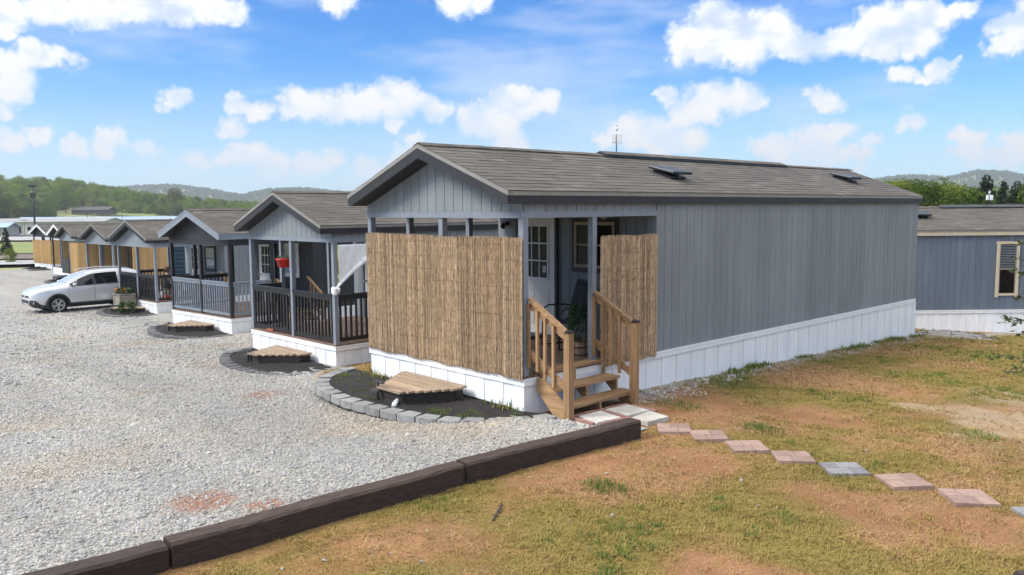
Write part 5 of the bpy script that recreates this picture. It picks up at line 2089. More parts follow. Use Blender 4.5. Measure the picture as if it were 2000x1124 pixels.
def far_stairs(h, y0, label):
    s = empty('wooden_stairs', in_house(h, .035, y0, 0), h.rotation_euler.z, label, 'stairs', 'wooden porch stairs')
    for k in range(3):
        piece('tread', WY, s, .02 + .24 * k, .29 + .24 * k, 0, 1.1, -.03 - .15 * k, .005 - .15 * k)
    for y in (.0, 1.1):
        MB().prism([(.02, -.04), (.15, -.04), (.75, -.42), (.75, -.5), (.5, -.5), (.02, -.25)], 'y', y - .02, y + .02).build('stringer', WX, s)
        piece('stair_post', WZ, s, .70, .79, y - .045, y + .045, -.5, .60)
        MB().bar((.0, y, 1.05), (.72, y, .58), .09, .036).build('handrail', WX, s)
        MB().bar((.0, y, .35), (.72, y, -.10), .036, .085).build('lower_rail', WX, s)
        for q in (.15, .33, .52):
            piece('baluster', WZ, s, q - .018, q + .018, y - .03, y + .006, .22 - .65 * q, 1.0 - .65 * q)


far_stairs(H2, 1.50, 'wooden stairs beside the second porch, hidden behind the reed screen')
far_stairs(H3, 1.50, 'wooden stairs on the side of the third porch, seen through the second')
far_stairs(H4, 1.50, 'wooden stairs on the side of the fourth porch, seen through the third')

# ------------------------------------------------------------------ fourth home: planter, pots, seated person
pl = empty('flower_planter', in_house(H4, -2.0, -.42, -.225), H4.rotation_euler.z, 'square weathered wood planter with orange flowers beside the car', 'planter')
pl.scale = (.82, .82, .82)
for k in range(4):
    a = k * math.pi / 2
    c, s = math.cos(a), math.sin(a)
    for z in (.06, .18, .30, .42):
        o = MB().box(-.33, .33, -.355, -.325, z, z + .105).build('board', M['planter_wood'], pl)
        o.rotation_euler = (0, 0, a)
    o = MB().box(-.38, -.30, -.38, -.30, 0, .56).build('corner_post', M['planter_wood'], pl)
    o.rotation_euler = (0, 0, a)
    o = MB().box(-.40, .30, -.40, -.32, .56, .60).build('rim', M['planter_wood'], pl)
    o.rotation_euler = (0, 0, a)
MB().box(-.3, .3, -.3, .3, .40, .50).build('soil', M['mulch'], pl)
shrub('foliage', pl, (0, 0, .52), .32, .42, 500, M['leaf_green'], .09, 5, .4)
shrub('flowers', pl, (-.10, -.1, .68), .18, .36, 130, M['petal_orange'], .085, 6, .3)
o = empty('trailing_plant', in_house(H4, -.95, -.75, -.40), 0, 'green plant spilling over the bed below the flower planter', 'plant')
shrub('foliage', o, (0, 0, 0), .42, .36, 420, M['leaf_green'], .11, 9, .5)
MB().tube([(0, 0, 0), (.02, 0, .3)], .012, 6).build('stem', M['bark'], o)
for (x, y, r, hh, mt, lb) in ((-.36, .55, .10, .20, 'pot_red', 'small red pot on the fourth porch floor'), (-.52, .42, .10, .33, 'plastic_white', 'white jug on the fourth porch floor behind the railing'),
                              (.0 - .18, .95, .12, .42, 'wall_cream', 'tall cream jar on the fourth porch floor')):
    o = MB().lathe([(0, 0), (r * .8, 0), (r, hh * .4), (r * .95, hh * .8), (r * .5, hh * .9), (r * .5, hh), (0, hh)], 16).build('jar', M[mt])
    o.location = in_house(H4, x, y, .037)
    tag(o, lb, 'jar')


def person(loc, rz):
    """someone sitting on a low chair, back to the camera, only head and shoulders over the railing"""
    root = empty('person', loc, rz, 'person with short reddish brown hair sitting on the fourth porch in dark clothes', 'person')
    me = bpy.data.meshes.new("body")
    V = [(0, 0, .50), (0, .01, .68), (0, .0, .92), (0, 0, 1.0), (0, -.02, 1.06), (0, -.03, 1.16), (0, -.035, 1.22),
         (.11, 0, .48), (.13, -.40, .52), (.13, -.44, .10), (.13, -.56, .05), (-.11, 0, .48), (-.13, -.40, .52), (-.13, -.44, .10), (-.13, -.56, .05),
         (.17, 0, .92), (.22, -.05, .68), (.20, -.28, .60), (.18, -.37, .60), (-.17, 0, .92), (-.22, -.05, .68), (-.20, -.28, .60), (-.18, -.37, .60)]
    Eg = [(0, 1), (1, 2), (2, 3), (3, 4), (4, 5), (5, 6), (0, 7), (7, 8), (8, 9), (9, 10), (0, 11), (11, 12), (12, 13), (13, 14),
          (2, 15), (15, 16), (16, 17), (17, 18), (2, 19), (19, 20), (20, 21), (21, 22)]
    me.from_pydata(V, Eg, [])
    rad = [.14, .13, .13, .06, .055, .085, .07, .09, .065, .045, .04, .09, .065, .045, .04, .06, .042, .034, .03, .06, .042, .034, .03]
    ob = link('body', me, root)
    sk = ob.modifiers.new("skin", 'SKIN')
    for i, d in enumerate(me.skin_vertices[0].data):
        d.radius = (rad[i], rad[i])
        d.use_root = (i == 0)
    ob.modifiers.new("sub", 'SUBSURF').levels = 2
    me.materials.append(M['skin'])
    rs = random.Random(2)
    # hair cap and top that follow the body
    hb = MB().lathe([(0, .115), (.06, .105), (.098, .06), (.108, 0), (.10, -.06), (.08, -.09), (0, -.09)], 18, (0, .0, 1.185))
    hb.v = [(x, y * 1.1 + (-.02), z) if not (y < -.05 and z < 1.2) else (x * .8, y * .5 - .01, z) for (x, y, z) in hb.v]
    hb.build('hair', M['hair'], root)
    tb = MB().lathe([(.18, .46), (.165, .6), (.155, .72), (.165, .84), (.16, .93), (.11, .985), (.06, 1.0)], 20)
    tb.v = [(x * 1.25, y * .95, z) for (x, y, z) in tb.v]
    tb.build('shirt', M['cloth_dark'], root)
    # face: nose, eyes, mouth, ears
    f = MB().add([(-.014, -.115, 1.15), (.014, -.115, 1.15), (0, -.14, 1.145), (0, -.112, 1.19)], [(0, 1, 2), (1, 3, 2), (3, 0, 2)])
    for s in (-1, 1):
        f.box(s * .09 - .008, s * .09 + .008, -.05, -.02, 1.13, 1.18)
    f.build('nose_and_ears', M['skin'], root)
    f = MB()
    for s in (-1, 1):
        f.box(s * .035 - .012, s * .035 + .012, -.118, -.11, 1.18, 1.19)
    f.box(-.02, .02, -.118, -.11, 1.105, 1.112)
    f.build('eyes_and_mouth', M['hair'], root)
    return root


person(in_house(H4, -.62, .72, .02), H4.rotation_euler.z + R(170))
o = empty('porch_stool', in_house(H4, -.62, .72, .036), 0, 'low wooden stool under the person on the fourth porch', 'stool')
MB().box(-.2, .2, -.2, .2, .33, .37).build('seat', M['planter_wood'], o)
for sx in (-1, 1):
    for sy in (-1, 1):
        MB().bar((sx * .17, sy * .17, 0), (sx * .15, sy * .15, .33), .035, .035).build('leg', M['planter_wood'], o)

# ------------------------------------------------------------------ small things on the ground
o = MB().tube([(2.40, -2.72, float(lawn_z(2.40, -2.72)) + .012), (2.25, -2.50, float(lawn_z(2.25, -2.5)) + .02), (2.15, -2.38, float(lawn_z(2.15, -2.38)) + .016)], [.006, .012, .008], 7).build('stick', M['rust_iron'])
tag(o, 'thin dark stick lying on the lawn near the middle timber', 'stick')
for (x, y, s, lb) in ((3.35, -.22, .028, 'pale stone lying alone on the lawn right of the green tuft'), (3.05, -1.87, .026, 'grey stone on the lawn below the green tuft')):
    o = link('stone', STONES[2], None, (x, y, float(lawn_z(x, y)) + s * .4), (.2, .1, .5), (s, s * .8, s))
    tag(o, lb, 'stone')
rs = random.Random(12)
tw = empty('twig_pile', (.55, 14.0, float(lawn_z(.55, 14.0))), 0, 'heap of twigs and grit by the rear corner of the near home', 'twigs')
mb = MB()
for i in range(46):
    a, r = rs.uniform(0, 6.28), rs.uniform(0, .9)
    x, y = r * math.cos(a) * 1.3, r * math.sin(a) * .7
    b = rs.uniform(0, 6.28)
    l = rs.uniform(.15, .5)
    z = .10 * (1 - r)
    mb.tube([(x, y, z), (x + l * .5 * math.cos(b), y + l * .5 * math.sin(b), z + rs.uniform(.02, .08)), (x + l * math.cos(b), y + l * math.sin(b), z + rs.uniform(-.02, .05))], [.012, .009, .004], 5)
mb.build('twigs', M['bark'], tw, kind='stuff')
MB().lathe([(0, .14), (.4, .11), (.8, .04), (1.05, -.04)], 20).build('grit', M['gravel_bed'], tw)
for k in range(3):
    x, y = site(-31.0 + k * .9, 64 + k)
    o = MB().prism([(-.09, 0), (.09, 0), (.05, .12), (-.05, .12)], 'x', -.9, .9).build('parking_bumper', M['concrete_far'])
    o.location, o.rotation_euler = (x, y, float(gravel_z(x, y))), (0, 0, .6)
    tag(o, ['leftmost pale parking bumper at the far edge of the gravel', 'middle pale parking bumper at the far edge of the gravel', 'right pale parking bumper at the far edge of the gravel'][k], 'bumper', 'pale parking bumpers')
# bright tufts of green grass
for k, (x, y, r, n, lb) in enumerate(((2.55, -1.35, .24, 340, 'bright green grass tuft in the middle of the lawn'), (.75, 3.85, .42, 520, 'bright green grass clump beside the white skirting'),
                                      (2.50, 1.62, .25, 320, 'green grass tuft above the third stepping stone'), (4.42, 3.40, .22, 230, 'small green tuft on the sandy part of the lawn'),
                                      (1.05, 1.95, .35, 330, 'green grass growing beside the foot of the stairs'), (1.8, 9.6, .8, 500, 'long green grass patch near the far home'))):
    t_ = empty('grass_tuft', (x, y, float(lawn_z(x, y))), 0, lb, 'grass tuft', 'green grass tufts')
    rs = random.Random(k + 40)
    mb = MB()
    for i in range(n):
        a, d = rs.uniform(0, 6.28), r * math.sqrt(rs.random()) * (1 + .3 * math.sin(3 * rs.uniform(0, 6)))
        px, py = d * math.cos(a) * 1.25, d * math.sin(a) * .9
        hh = rs.uniform(.04, .11) * (1.15 - .6 * d / r)
        b = rs.uniform(0, 6.28)
        l = hh * rs.uniform(.2, .9)
        w = .0032
        zz = float(lawn_z(x + px, y + py)) - float(lawn_z(x, y))
        dx, dy = math.cos(b), math.sin(b)
        mb.add([(px + dy * w, py - dx * w, zz - .004), (px - dy * w, py + dx * w, zz - .004), (px + dx * l * .4 - dy * w * .7, py + dy * l * .4 + dx * w * .7, zz + hh * .65),
                (px + dx * l * .4 + dy * w * .7, py + dy * l * .4 - dx * w * .7, zz + hh * .65), (px + dx * l, py + dy * l, zz + hh)], [(0, 1, 2, 3), (3, 2, 4)])
    mb.build('blades', M['blade_green'], t_, kind='stuff')

# ------------------------------------------------------------------ the silver car
def suv(loc, rz, label):
    car = empty('parked_car', loc, rz, label, 'car')
    # y, half width, underside, shoulder, belt, top, half width of roof
    ST = [(-2.27, .50, .42, .58, .73, .79, .42), (-2.22, .66, .31, .60, .80, .86, .54), (-2.10, .79, .26, .64, .88, .95, .62), (-1.90, .865, .24, .69, .935, 1.02, .67),
          (-1.60, .905, .24, .74, .985, 1.075, .71), (-1.20, .915, .25, .78, 1.025, 1.12, .735), (-.98, .918, .25, .79, 1.045, 1.15, .74), (-.72, .92, .25, .80, 1.05, 1.30, .70),
          (-.42, .92, .25, .80, 1.055, 1.46, .645), (-.10, .92, .25, .81, 1.06, 1.58, .605), (.02, .92, .25, .81, 1.065, 1.605, .60), (.11, .92, .25, .81, 1.067, 1.625, .595), (.50, .92, .25, .82, 1.075, 1.655, .59),
          (1.00, .92, .25, .83, 1.085, 1.66, .585), (1.10, .918, .25, .83, 1.09, 1.655, .58), (1.45, .915, .26, .84, 1.105, 1.635, .575), (1.72, .912, .27, .85, 1.13, 1.60, .57), (1.95, .905, .28, .86, 1.14, 1.545, .57),
          (2.08, .895, .30, .86, 1.12, 1.40, .60), (2.20, .875, .33, .86, 1.07, 1.15, .66), (2.28, .83, .38, .82, .98, 1.03, .66), (2.32, .72, .44, .74, .86, .90, .56)]

    def ring(s):
        y, w, zb, zs_, zb2, zt, wr = s
        cab = zt - zb2 > .12
        e = zt - (.075 if cab else .035)
        return [(0, y, zb), (w * .80, y, zb), (w * .955, y, zb + .07), (w * 1.0, y, zb + (zs_ - zb) * .45), (w * .995, y, zs_), (w * .965, y, zb2 - .05), (w * .935, y, zb2),
                (w * .935 + (wr - w * .935) * .52 + .018 * cab, y, zb2 + (e - zb2) * .52), (wr, y, e), (wr * .86, y, zt - .02), (wr * .5, y, zt + .0), (0, y, zt + .012)]
    RG = [ring(s) for s in ST]
    n = len(RG[0])

    def mirror(p):
        return (-p[0], p[1], p[2])
    vs, fs = [], []
    full = 2 * n - 2
    for r in RG:
        vs += r + [mirror(p) for p in r[-2:0:-1]]
    for i in range(len(RG) - 1):
        for j in range(full):
            fs.append((i * full + j, i * full + (j + 1) % full, (i + 1) * full + (j + 1) % full, (i + 1) * full + j))
    fs += [tuple(range(full))[::-1], tuple((len(RG) - 1) * full + j for j in range(full))]
    me = MB().add(vs, fs, True).mesh("body", M['car_paint'])
    tmp = bpy.data.objects.new("tmp_body", me)
    COL.objects.link(tmp)
    cut = MB()
    for ya in (-1.33, 1.33):
        for s in (-1, 1):
            a = [(s * .60, ya, .36), (s * 1.2, ya, .36)]
            cut.tube(a, .385, 28)
    cm = cut.mesh("cut", M['car_plastic'])
    co = bpy.data.objects.new("tmp_cut", cm)
    COL.objects.link(co)
    bo = tmp.modifiers.new("cut", 'BOOLEAN')
    bo.object = co
    bo.operation = 'DIFFERENCE'
    bo.solver = 'EXACT'
    bo.material_mode = 'TRANSFER'
    dg = bpy.context.evaluated_depsgraph_get()
    body = bpy.data.meshes.new_from_object(tmp.evaluated_get(dg))
    bpy.data.objects.remove(tmp)
    bpy.data.objects.remove(co)
    body.name = "car_body"
    link('body', body, car)

    def P(y, k):
        """point on the body: station y, ring parameter k (float index)"""
        ys = [s[0] for s in ST]
        i = max(0, min(len(ys) - 2, next((q for q in range(len(ys) - 1) if y <= ys[q + 1]), len(ys) - 2)))
        t = (y - ys[i]) / (ys[i + 1] - ys[i])
        j = min(int(k), n - 2)
        u = k - j
        a = Vector(RG[i][j]).lerp(Vector(RG[i][j + 1]), u)
        b = Vector(RG[i + 1][j]).lerp(Vector(RG[i + 1][j + 1]), u)
        return a.lerp(b, t)

    def kz(y, z):
        """ring parameter at height z on the side"""
        lo, hi = 1.0, 8.0
        for _ in range(24):
            m = (lo + hi) / 2
            if P(y, m).z < z:
                lo = m
            else:
                hi = m
        return (lo + hi) / 2

    def patch(name, mat, cols, s, off=.006, parent=car, useK=False):
        """cols: list of (y, lower, upper) heights on the body side"""
        v, f = [], []
        m = 5
        for (y, a, b) in cols:
            ka, kb = (a, b) if useK else (kz(y, a), kz(y, b))
            for q in range(m + 1):
                p = P(y, ka + (kb - ka) * q / m)
                p2 = P(min(y + .02, 2.31), ka + (kb - ka) * q / m)
                p3 = P(y, min(ka + (kb - ka) * q / m + .05, 10.9))
                nn = (p2 - p).cross(p3 - p)
                nn = nn.normalized() if nn.length > 1e-9 else Vector((1, 0, 0))
                if nn.x < 0 and abs(nn.x) > .05:
                    nn = -nn
                if useK and nn.z < 0:
                    nn = -nn
                p = p + nn * off
                v.append((p.x * s, p.y, p.z))
        for i in range(len(cols) - 1):
            for q in range(m):
                a = i * (m + 1) + q
                f.append((a, a + m + 1, a + m + 2, a + 1))
        return MB().add(v, f, True).build(name, mat, parent)
    GL = M['car_glass']
    top = lambda y: P(y, 7.9).z
    for s in (1, -1):
        bl = lambda y: P(y, 6.12).z
        patch('front_side_window', GL, [(y, bl(y), max(top(y) - .012, bl(y) + .004)) for y in (-.86, -.72, -.58, -.42, -.25, -.1, .015)], s)
        patch('door_pillar', M['car_plastic'], [(y, bl(y), top(y) - .02) for y in (.015, .065, .115)], s, .0055)
        patch('rear_side_window', GL, [(y, bl(y), top(y) - .02) for y in (.12, .3, .6, .9, 1.0)], s)
        patch('quarter_window', GL, [(y, bl(y) + .01 + max(0, (y - 1.3) * .15), top(y) - .03 - max(0, (y - 1.3)) * .12) for y in (1.10, 1.3, 1.5, 1.66)], s)
        patch('window_trim', M['car_plastic'], [(y, P(y, 5.85).z, P(y, 6.1).z) for y in (-.92, -.5, 0, .5, 1, 1.4, 1.7)], s, .005)
        patch('headlight', M['lamp_glass'], [(-2.215, .65, .775), (-2.15, .66, .83), (-2.0, .70, .880), (-1.85, .76, .915), (-1.70, .83, .935), (-1.56, .90, .945)], s, .008)
        patch('tail_light', M['tail_glass'], [(1.93, .98, 1.10), (2.1, .86, 1.10), (2.22, .80, 1.02)], s, .008)
        patch('bumper_cladding', M['car_plastic'], [(-2.265, .40, .57), (-2.215, .33, .58), (-2.1, .28, .55), (-1.97, .26, .42), (-1.80, .25, .36), (-1.71, .25, .34)], s, .014)
        patch('sill_cladding', M['car_plastic'], [(y, .255, .40) for y in (-.95, -.5, 0, .5, .95)], s, .016)
        patch('rear_cladding', M['car_plastic'], [(1.72, .28, .42), (1.95, .30, .52), (2.2, .36, .60), (2.30, .42, .62)], s, .014)
        fog = MB().tube([(s * .70, -2.16, .47), (s * .70, -2.19, .47)], .05, 14).build('fog_lamp', M['lamp_glass'], car)
        for (y0, y1) in ((-.93, -.925), (.055, .060), (1.04, 1.045)):
            patch('door_gap', M['car_plastic'], [(y0 - .004, .42, 1.02), (y1 + .004, .42, 1.02)], s, .002)
        for yh in (-.12, .93):
            p = P(yh, kz(yh, .93))
            MB().box(s * p.x - .012, s * p.x + .028, yh - .10, yh + .08, .915, .945).build('door_handle', M['car_paint'], car, bevel=.008)
        # mirror
        mr = MB().lathe([(0, -.09), (.055, -.085), (.085, -.04), (.09, .04), (.07, .09), (0, .10)], 14)
        mr.v = [(x * .75 + s * 1.0, z * .0 + y * .9 - .72, z * .72 + 1.13) for (x, y, z) in mr.v]
        mo = mr.build('mirror', M['car_paint'], car)
        MB().bar((s * .86, -.74, 1.08), (s * .97, -.73, 1.10), .05, .04).build('mirror_arm', M['car_plastic'], mo)
        # roof rail
        MB().tube([(s * .56, -.25, 1.60), (s * .565, -.12, 1.655), (s * .56, .6, 1.705), (s * .55, 1.4, 1.69), (s * .545, 1.6, 1.655)], .017, 8).build('roof_rail', M['alloy'], car)
        for ya in (-1.33, 1.33):
            arc = MB()
            v, f = [], []
            m = 20
            for i in range(m + 1):
                a = math.pi * (-.10 + 1.20 * i / m)
                for r in (.375, .445):
                    for x in (.885, .945 if r < .4 else .925):
                        v.append((s * x, ya + r * math.cos(a), .36 + r * math.sin(a)))
            for i in range(m):
                b = i * 4
                f += [(b, b + 4, b + 5, b + 1), (b + 1, b + 5, b + 7, b + 3), (b + 3, b + 7, b + 6, b + 2), (b + 2, b + 6, b + 4, b)]
            arc.add(v, f, True).build('wheel_arch', M['car_plastic'], car)
            w = empty('wheel', (s * .80, ya, .352), 0)
            w.parent = car
            w.rotation_euler = (0, R(90 * s), 0)
            MB().lathe([(.23, -.10), (.30, -.112), (.335, -.105), (.350, -.07), (.352, 0), (.350, .07), (.335, .105), (.30, .112), (.235, .10), (.225, .06), (.225, -.06), (.23, -.10)], 36).build('tyre', M['tyre_rubber'], w)
            rim = MB().lathe([(.236, .098), (.225, .104), (.212, .095), (.205, .02)], 36)
            for k in range(5):
                a = 2 * math.pi * k / 5
                for da in (-.20, .20):
                    rim.bar((.035 * math.cos(a), .035 * math.sin(a), .082), (.215 * math.cos(a + da), .215 * math.sin(a + da), .088), .034, .022)
            rim.lathe([(0, .095), (.04, .095), (.055, .085), (.055, .05)], 16)
            rim.build('rim', M['alloy'], w)
            MB().lathe([(0, .035), (.215, .035)], 24).build('brake_disc', M['car_plastic'], w)
    # windscreen, rear screen, grille, plate
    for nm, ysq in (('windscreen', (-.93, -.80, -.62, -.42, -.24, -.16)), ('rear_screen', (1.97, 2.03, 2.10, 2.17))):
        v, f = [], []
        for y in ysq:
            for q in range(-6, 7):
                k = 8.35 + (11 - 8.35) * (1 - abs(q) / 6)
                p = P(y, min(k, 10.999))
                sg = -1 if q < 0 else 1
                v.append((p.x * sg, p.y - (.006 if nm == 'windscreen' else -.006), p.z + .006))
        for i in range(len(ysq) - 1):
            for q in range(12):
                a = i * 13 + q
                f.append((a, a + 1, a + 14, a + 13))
        MB().add(v, f, True).build(nm, M['screen_glass_reflection'] if nm == 'windscreen' else GL, car)
    MB().box(-.46, .46, -2.285, -2.262, .66, .735).build('grille', M['car_plastic'], car, bevel=.01)
    em = MB()
    for (rx, rz_) in ((.062, .042), (.026, .042), (.042, .020)):
        em.tube([(rx * math.cos(t), -2.292, .70 + rz_ * math.sin(t)) for t in np.linspace(0, 2 * math.pi, 21)], .006, 5)
    em.build('emblem', M['alloy'], car)
    MB().box(-.38, .38, -2.30, -2.262, .44, .56).build('lower_grille', M['car_plastic'], car, bevel=.02)
    MB().box(-.62, .62, -1.9, 2.1, .20, .30).build('underbody', M['car_plastic'], car)
    MB().box(-.55, .55, -.05, 1.5, .6, 1.05).build('seats', M['cloth_dark'], car)
    return car


CARX, CARY = -29.45, 2.92
suv((CARX, CARY, float(gravel_z(CARX, CARY)) + .0), .035, 'silver SUV parked between the fourth and fifth park homes')

# ------------------------------------------------------------------ trees
def tree_meshes(kind, seed, h=12.0, wd=9.0, leaf=.42, n_leaf=4200, mat='foliage_green', trunk_h=.05):
    """crown of leaf clumps on limbs; returns (crown mesh, trunk mesh) with the base at the origin"""
    rs = np.random.default_rng(seed)
    tr = MB()
    lobes = []
    if kind == 'broad':
        z0 = h * trunk_h
        tr.tube([(0, 0, -.3), (.1, 0, z0), (.15, .1, h * .55), (.1, .1, h * .85)], [h * .022, h * .017, h * .010, .03], 8)
        nl = 26
        for i in range(nl):
            u = rs.uniform(0.0, 1.0)
            zc = z0 + (h - z0) * (.10 + .78 * u)
            rmax = wd / 2 * (math.sin(math.pi * (0.18 + .74 * u)) ** .7)
            a = rs.uniform(0, 6.28)
            rr = rmax * rs.uniform(.25, .80)
            lobes.append((rr * math.cos(a), rr * math.sin(a), zc, wd * rs.uniform(.12, .21)))
        lobes.append((0, 0, h * .88, wd * .16))
        for (x, y, z, r) in lobes[::2]:
            tr.tube([(.1, 0, max(z0, z * .55)), (x * .55, y * .55, z * .82), (x, y, z)], [h * .009, h * .005, .02], 5)
    else:
        tr.tube([(0, 0, -.3), (0, 0, h * .98)], [h * .018, .02], 7)
        nl = 46
        for i in range(nl):
            u = (i + rs.uniform(0, 1)) / nl
            zc = h * (.06 + .92 * u)
            rmax = wd / 2 * (1 - u) ** .75
            a = rs.uniform(0, 6.28)
            rr = rmax * rs.uniform(.35, .95)
            lobes.append((rr * math.cos(a), rr * math.sin(a), zc, wd * (.07 + .10 * (1 - u))))
            tr.tube([(0, 0, zc * .95), (rr * math.cos(a), rr * math.sin(a), zc)], [.04, .015], 4)
    L = np.array(lobes)
    wgt = L[:, 3] ** 2
    pick = rs.choice(len(L), n_leaf, p=wgt / wgt.sum())
    d = rs.normal(0, 1, (n_leaf, 3))
    d /= np.linalg.norm(d, axis=1)[:, None]
    rad = L[pick, 3] * (rs.uniform(.74, 1.14, n_leaf))
    sq = np.array([1, 1, .78 if kind == 'broad' else .9])
    c = L[pick, :3] + d * rad[:, None] * sq
    # leaf quads roughly facing outwards, drooping
    nrm = d + rs.normal(0, .34, (n_leaf, 3))
    nrm /= np.linalg.norm(nrm, axis=1)[:, None]
    t1 = np.cross(nrm, rs.normal(0, 1, (n_leaf, 3)))
    t1 /= np.linalg.norm(t1, axis=1)[:, None]
    t2 = np.cross(nrm, t1)
    s = (leaf * rs.uniform(.55, 1.25, n_leaf))[:, None] / 2
    V = np.stack([c - t1 * s, c - t2 * s * .7 + nrm * s * .15, c + t1 * s, c + t2 * s * .7 + nrm * s * .15], 1).reshape(-1, 3)
    F = np.arange(n_leaf * 4).reshape(-1, 4)
    me = bpy.data.meshes.new("crown")
    me.from_pydata(V.tolist(), [], F.tolist())
    me.materials.append(M[mat])
    return me, tr.mesh("trunk", M['bark'])


FH = [tree_meshes('broad', 61, mat='foliage_hill'), tree_meshes('broad', 62, 13, 9, mat='foliage_hill'), tree_meshes('broad', 63, 10, 10, mat='foliage_hill')]
FT = [tree_meshes('broad', 1), tree_meshes('broad', 2, 13, 8), tree_meshes('broad', 3, 10, 10), tree_meshes('broad', 4, 14, 9, mat='foliage_green')]
FY = [tree_meshes('broad', 11, 12, 10, mat='foliage_yellow'), tree_meshes('broad', 12, 9, 6, mat='foliage_yellow')]
FC = [tree_meshes('cedar', 21, 10, 5, .34, 4200, 'foliage_cedar'), tree_meshes('cedar', 22, 11, 4.4, .34, 4200, 'foliage_cedar')]


def tree(name, ms, x, y, s, label, group, rz=None, z=None, sz=1.0):
    t_ = empty(name, (x, y, (float(gfar(x, y)) if z is None else z) - .1), random.uniform(0, 6.28) if rz is None else rz, label, 'tree', group)
    t_.scale = (s, s, s * sz)
    link('crown', ms[0], t_)
    link('trunk', ms[1], t_)
    return t_


# wooded hillside on the left: the front rows one by one, the mass behind as a wood
rs = random.Random(8)
for row, (d, cnt) in enumerate(((505, 19), (535, 19))):
    for k in range(cnt):
        b = -33.6 + 18.0 * (k + rs.uniform(.1, .9)) / cnt
        if -28.2 < b < -26.0 and row == 0:
            d2 = d + 22
        else:
            d2 = d + rs.uniform(-10, 14)
        x, y = site(b, d2)
        big = np.interp(b, [-33, -28, -24, -20, -16], [1.10, 1.10, .82, .72, .55])
        tree('broadleaf_tree', rs.choice(FH), x, y, big * rs.uniform(.85, 1.2), 'green broadleaf tree at the front edge of the wooded hillside',
             'trees at the edge of the hillside wood')
x, y = site(-22.3, 490)
tree('broadleaf_tree', FY[0], x, y, 1.45, 'tall yellow green tree standing out of the wood beyond the third roof', None)
x, y = site(-28.5, 480)
tree('broadleaf_tree', FH[2], x, y, 1.75, 'big round green tree above the brown barn', None)
x, y = site(-31.1, 330)
tree('broadleaf_tree', FY[1], x, y, 1.05, 'small light green tree before the dark wood on the left', None)
x, y = site(-31.75, 112)
tree('pine_tree', FC[0], x, y, .42, 'small dark evergreen on the grass at the left edge', None)
x, y = site(-31.6, 92)
tree('bush', FT[0], x, y, .17, 'thin young tree by the far path at the left edge', None)
x, y = site(-29.75, 118)
tree('bush', FT[2], x, y, .16, 'small round bush beside the farthest bamboo porch', None)


def mass(name, label, pts, sc, pr):
    pts = np.array(pts)
    scatter(name, pts, RNG.uniform(0, 6.28, len(pts)), np.array(sc), RNG.integers(0, len(pr), len(pts)), pr, label, 'wood')


pts, sc = [], []
for i in range(760):
    b = RNG.uniform(-35, -14.5)
    d = RNG.uniform(480 if b < -28.6 else 545, 760)
    x, y = site(b, d)
    pts.append((x, y, float(gfar(x, y)) - .5))
    sc.append(np.interp(b, [-33, -28, -24, -20, -15], [1.15, 1.05, .72, .62, .5]) * RNG.uniform(.8, 1.25))
mass("hillside_wood", "mass of mixed green woodland covering the hill on the left", pts, sc, [m[0] for m in FH] + [FY[0][0], FT[0][0]])
pts, sc = [], []
for i in range(330):
    b, d = RNG.uniform(-29.3, -15), RNG.uniform(492, 520)
    if -28.4 < b < -25.8:
        d += 18
    x, y = site(b, d)
    pts.append((x, y, float(gfar(x, y)) - .5))
    sc.append(RNG.uniform(.30, .60))
mass("wood_edge", "bushy growth along the lower edge of the wood behind the barn", pts, sc, [FH[0][0], FH[2][0], FY[0][0]])
pts, sc = [], []
for i in range(240):
    b, d = RNG.uniform(-35, -29.2), RNG.uniform(390, 470)
    x, y = site(b, d)
    pts.append((x, y, float(gfar(x, y)) - .5))
    sc.append(np.interp(b, [-35, -31, -29], [1.25, .95, .7]) * RNG.uniform(.7, 1.1))
mass("dark_wood", "dark evergreen growth at the foot of the wooded hill", pts, sc, [FT[0][0], FT[1][0], FT[2][0], FC[0][0]])


# distant hills under closed woodland
def far_hill(name, label, prof, d0, depth, seed, n):
    """prof: (bearing, crest height above the camera) of the skyline"""
    bs = np.array([p[0] for p in prof])
    hs = np.array([p[1] for p in prof])
    nb, nd = 90, 12
    vs, fs = [], []
    rsn = np.random.default_rng(seed)

    def hz(b, t):
        return -6 + (np.interp(b, bs, hs) + CAM.z + 6 - 9) * np.sin(np.pi * np.clip(t, 0, 1) * .5) ** 1.2
    for i in range(nb + 1):
        b = bs[0] + (bs[-1] - bs[0]) * i / nb
        for j in range(nd + 1):
            t = j / nd
            x, y = site(b, d0 + depth * t)
            vs.append((x, y, hz(b, t * 1.15)))
    for i in range(nb):
        for j in range(nd):
            a = i * (nd + 1) + j
            fs.append((a, a + nd + 1, a + nd + 2, a + 1))
    MB().add(vs, fs, True).build('hill', M['open_country'], kind='structure')
    pts, sc = [], []
    for i in range(n):
        b, t = rsn.uniform(bs[0], bs[-1]), rsn.uniform(0, 1)
        x, y = site(b, d0 + depth * t)
        pts.append((x, y, float(hz(b, t * 1.15)) - 3.0))
        sc.append(rsn.uniform(.75, 1.25))
    mass(name, label, pts, sc, LOD)


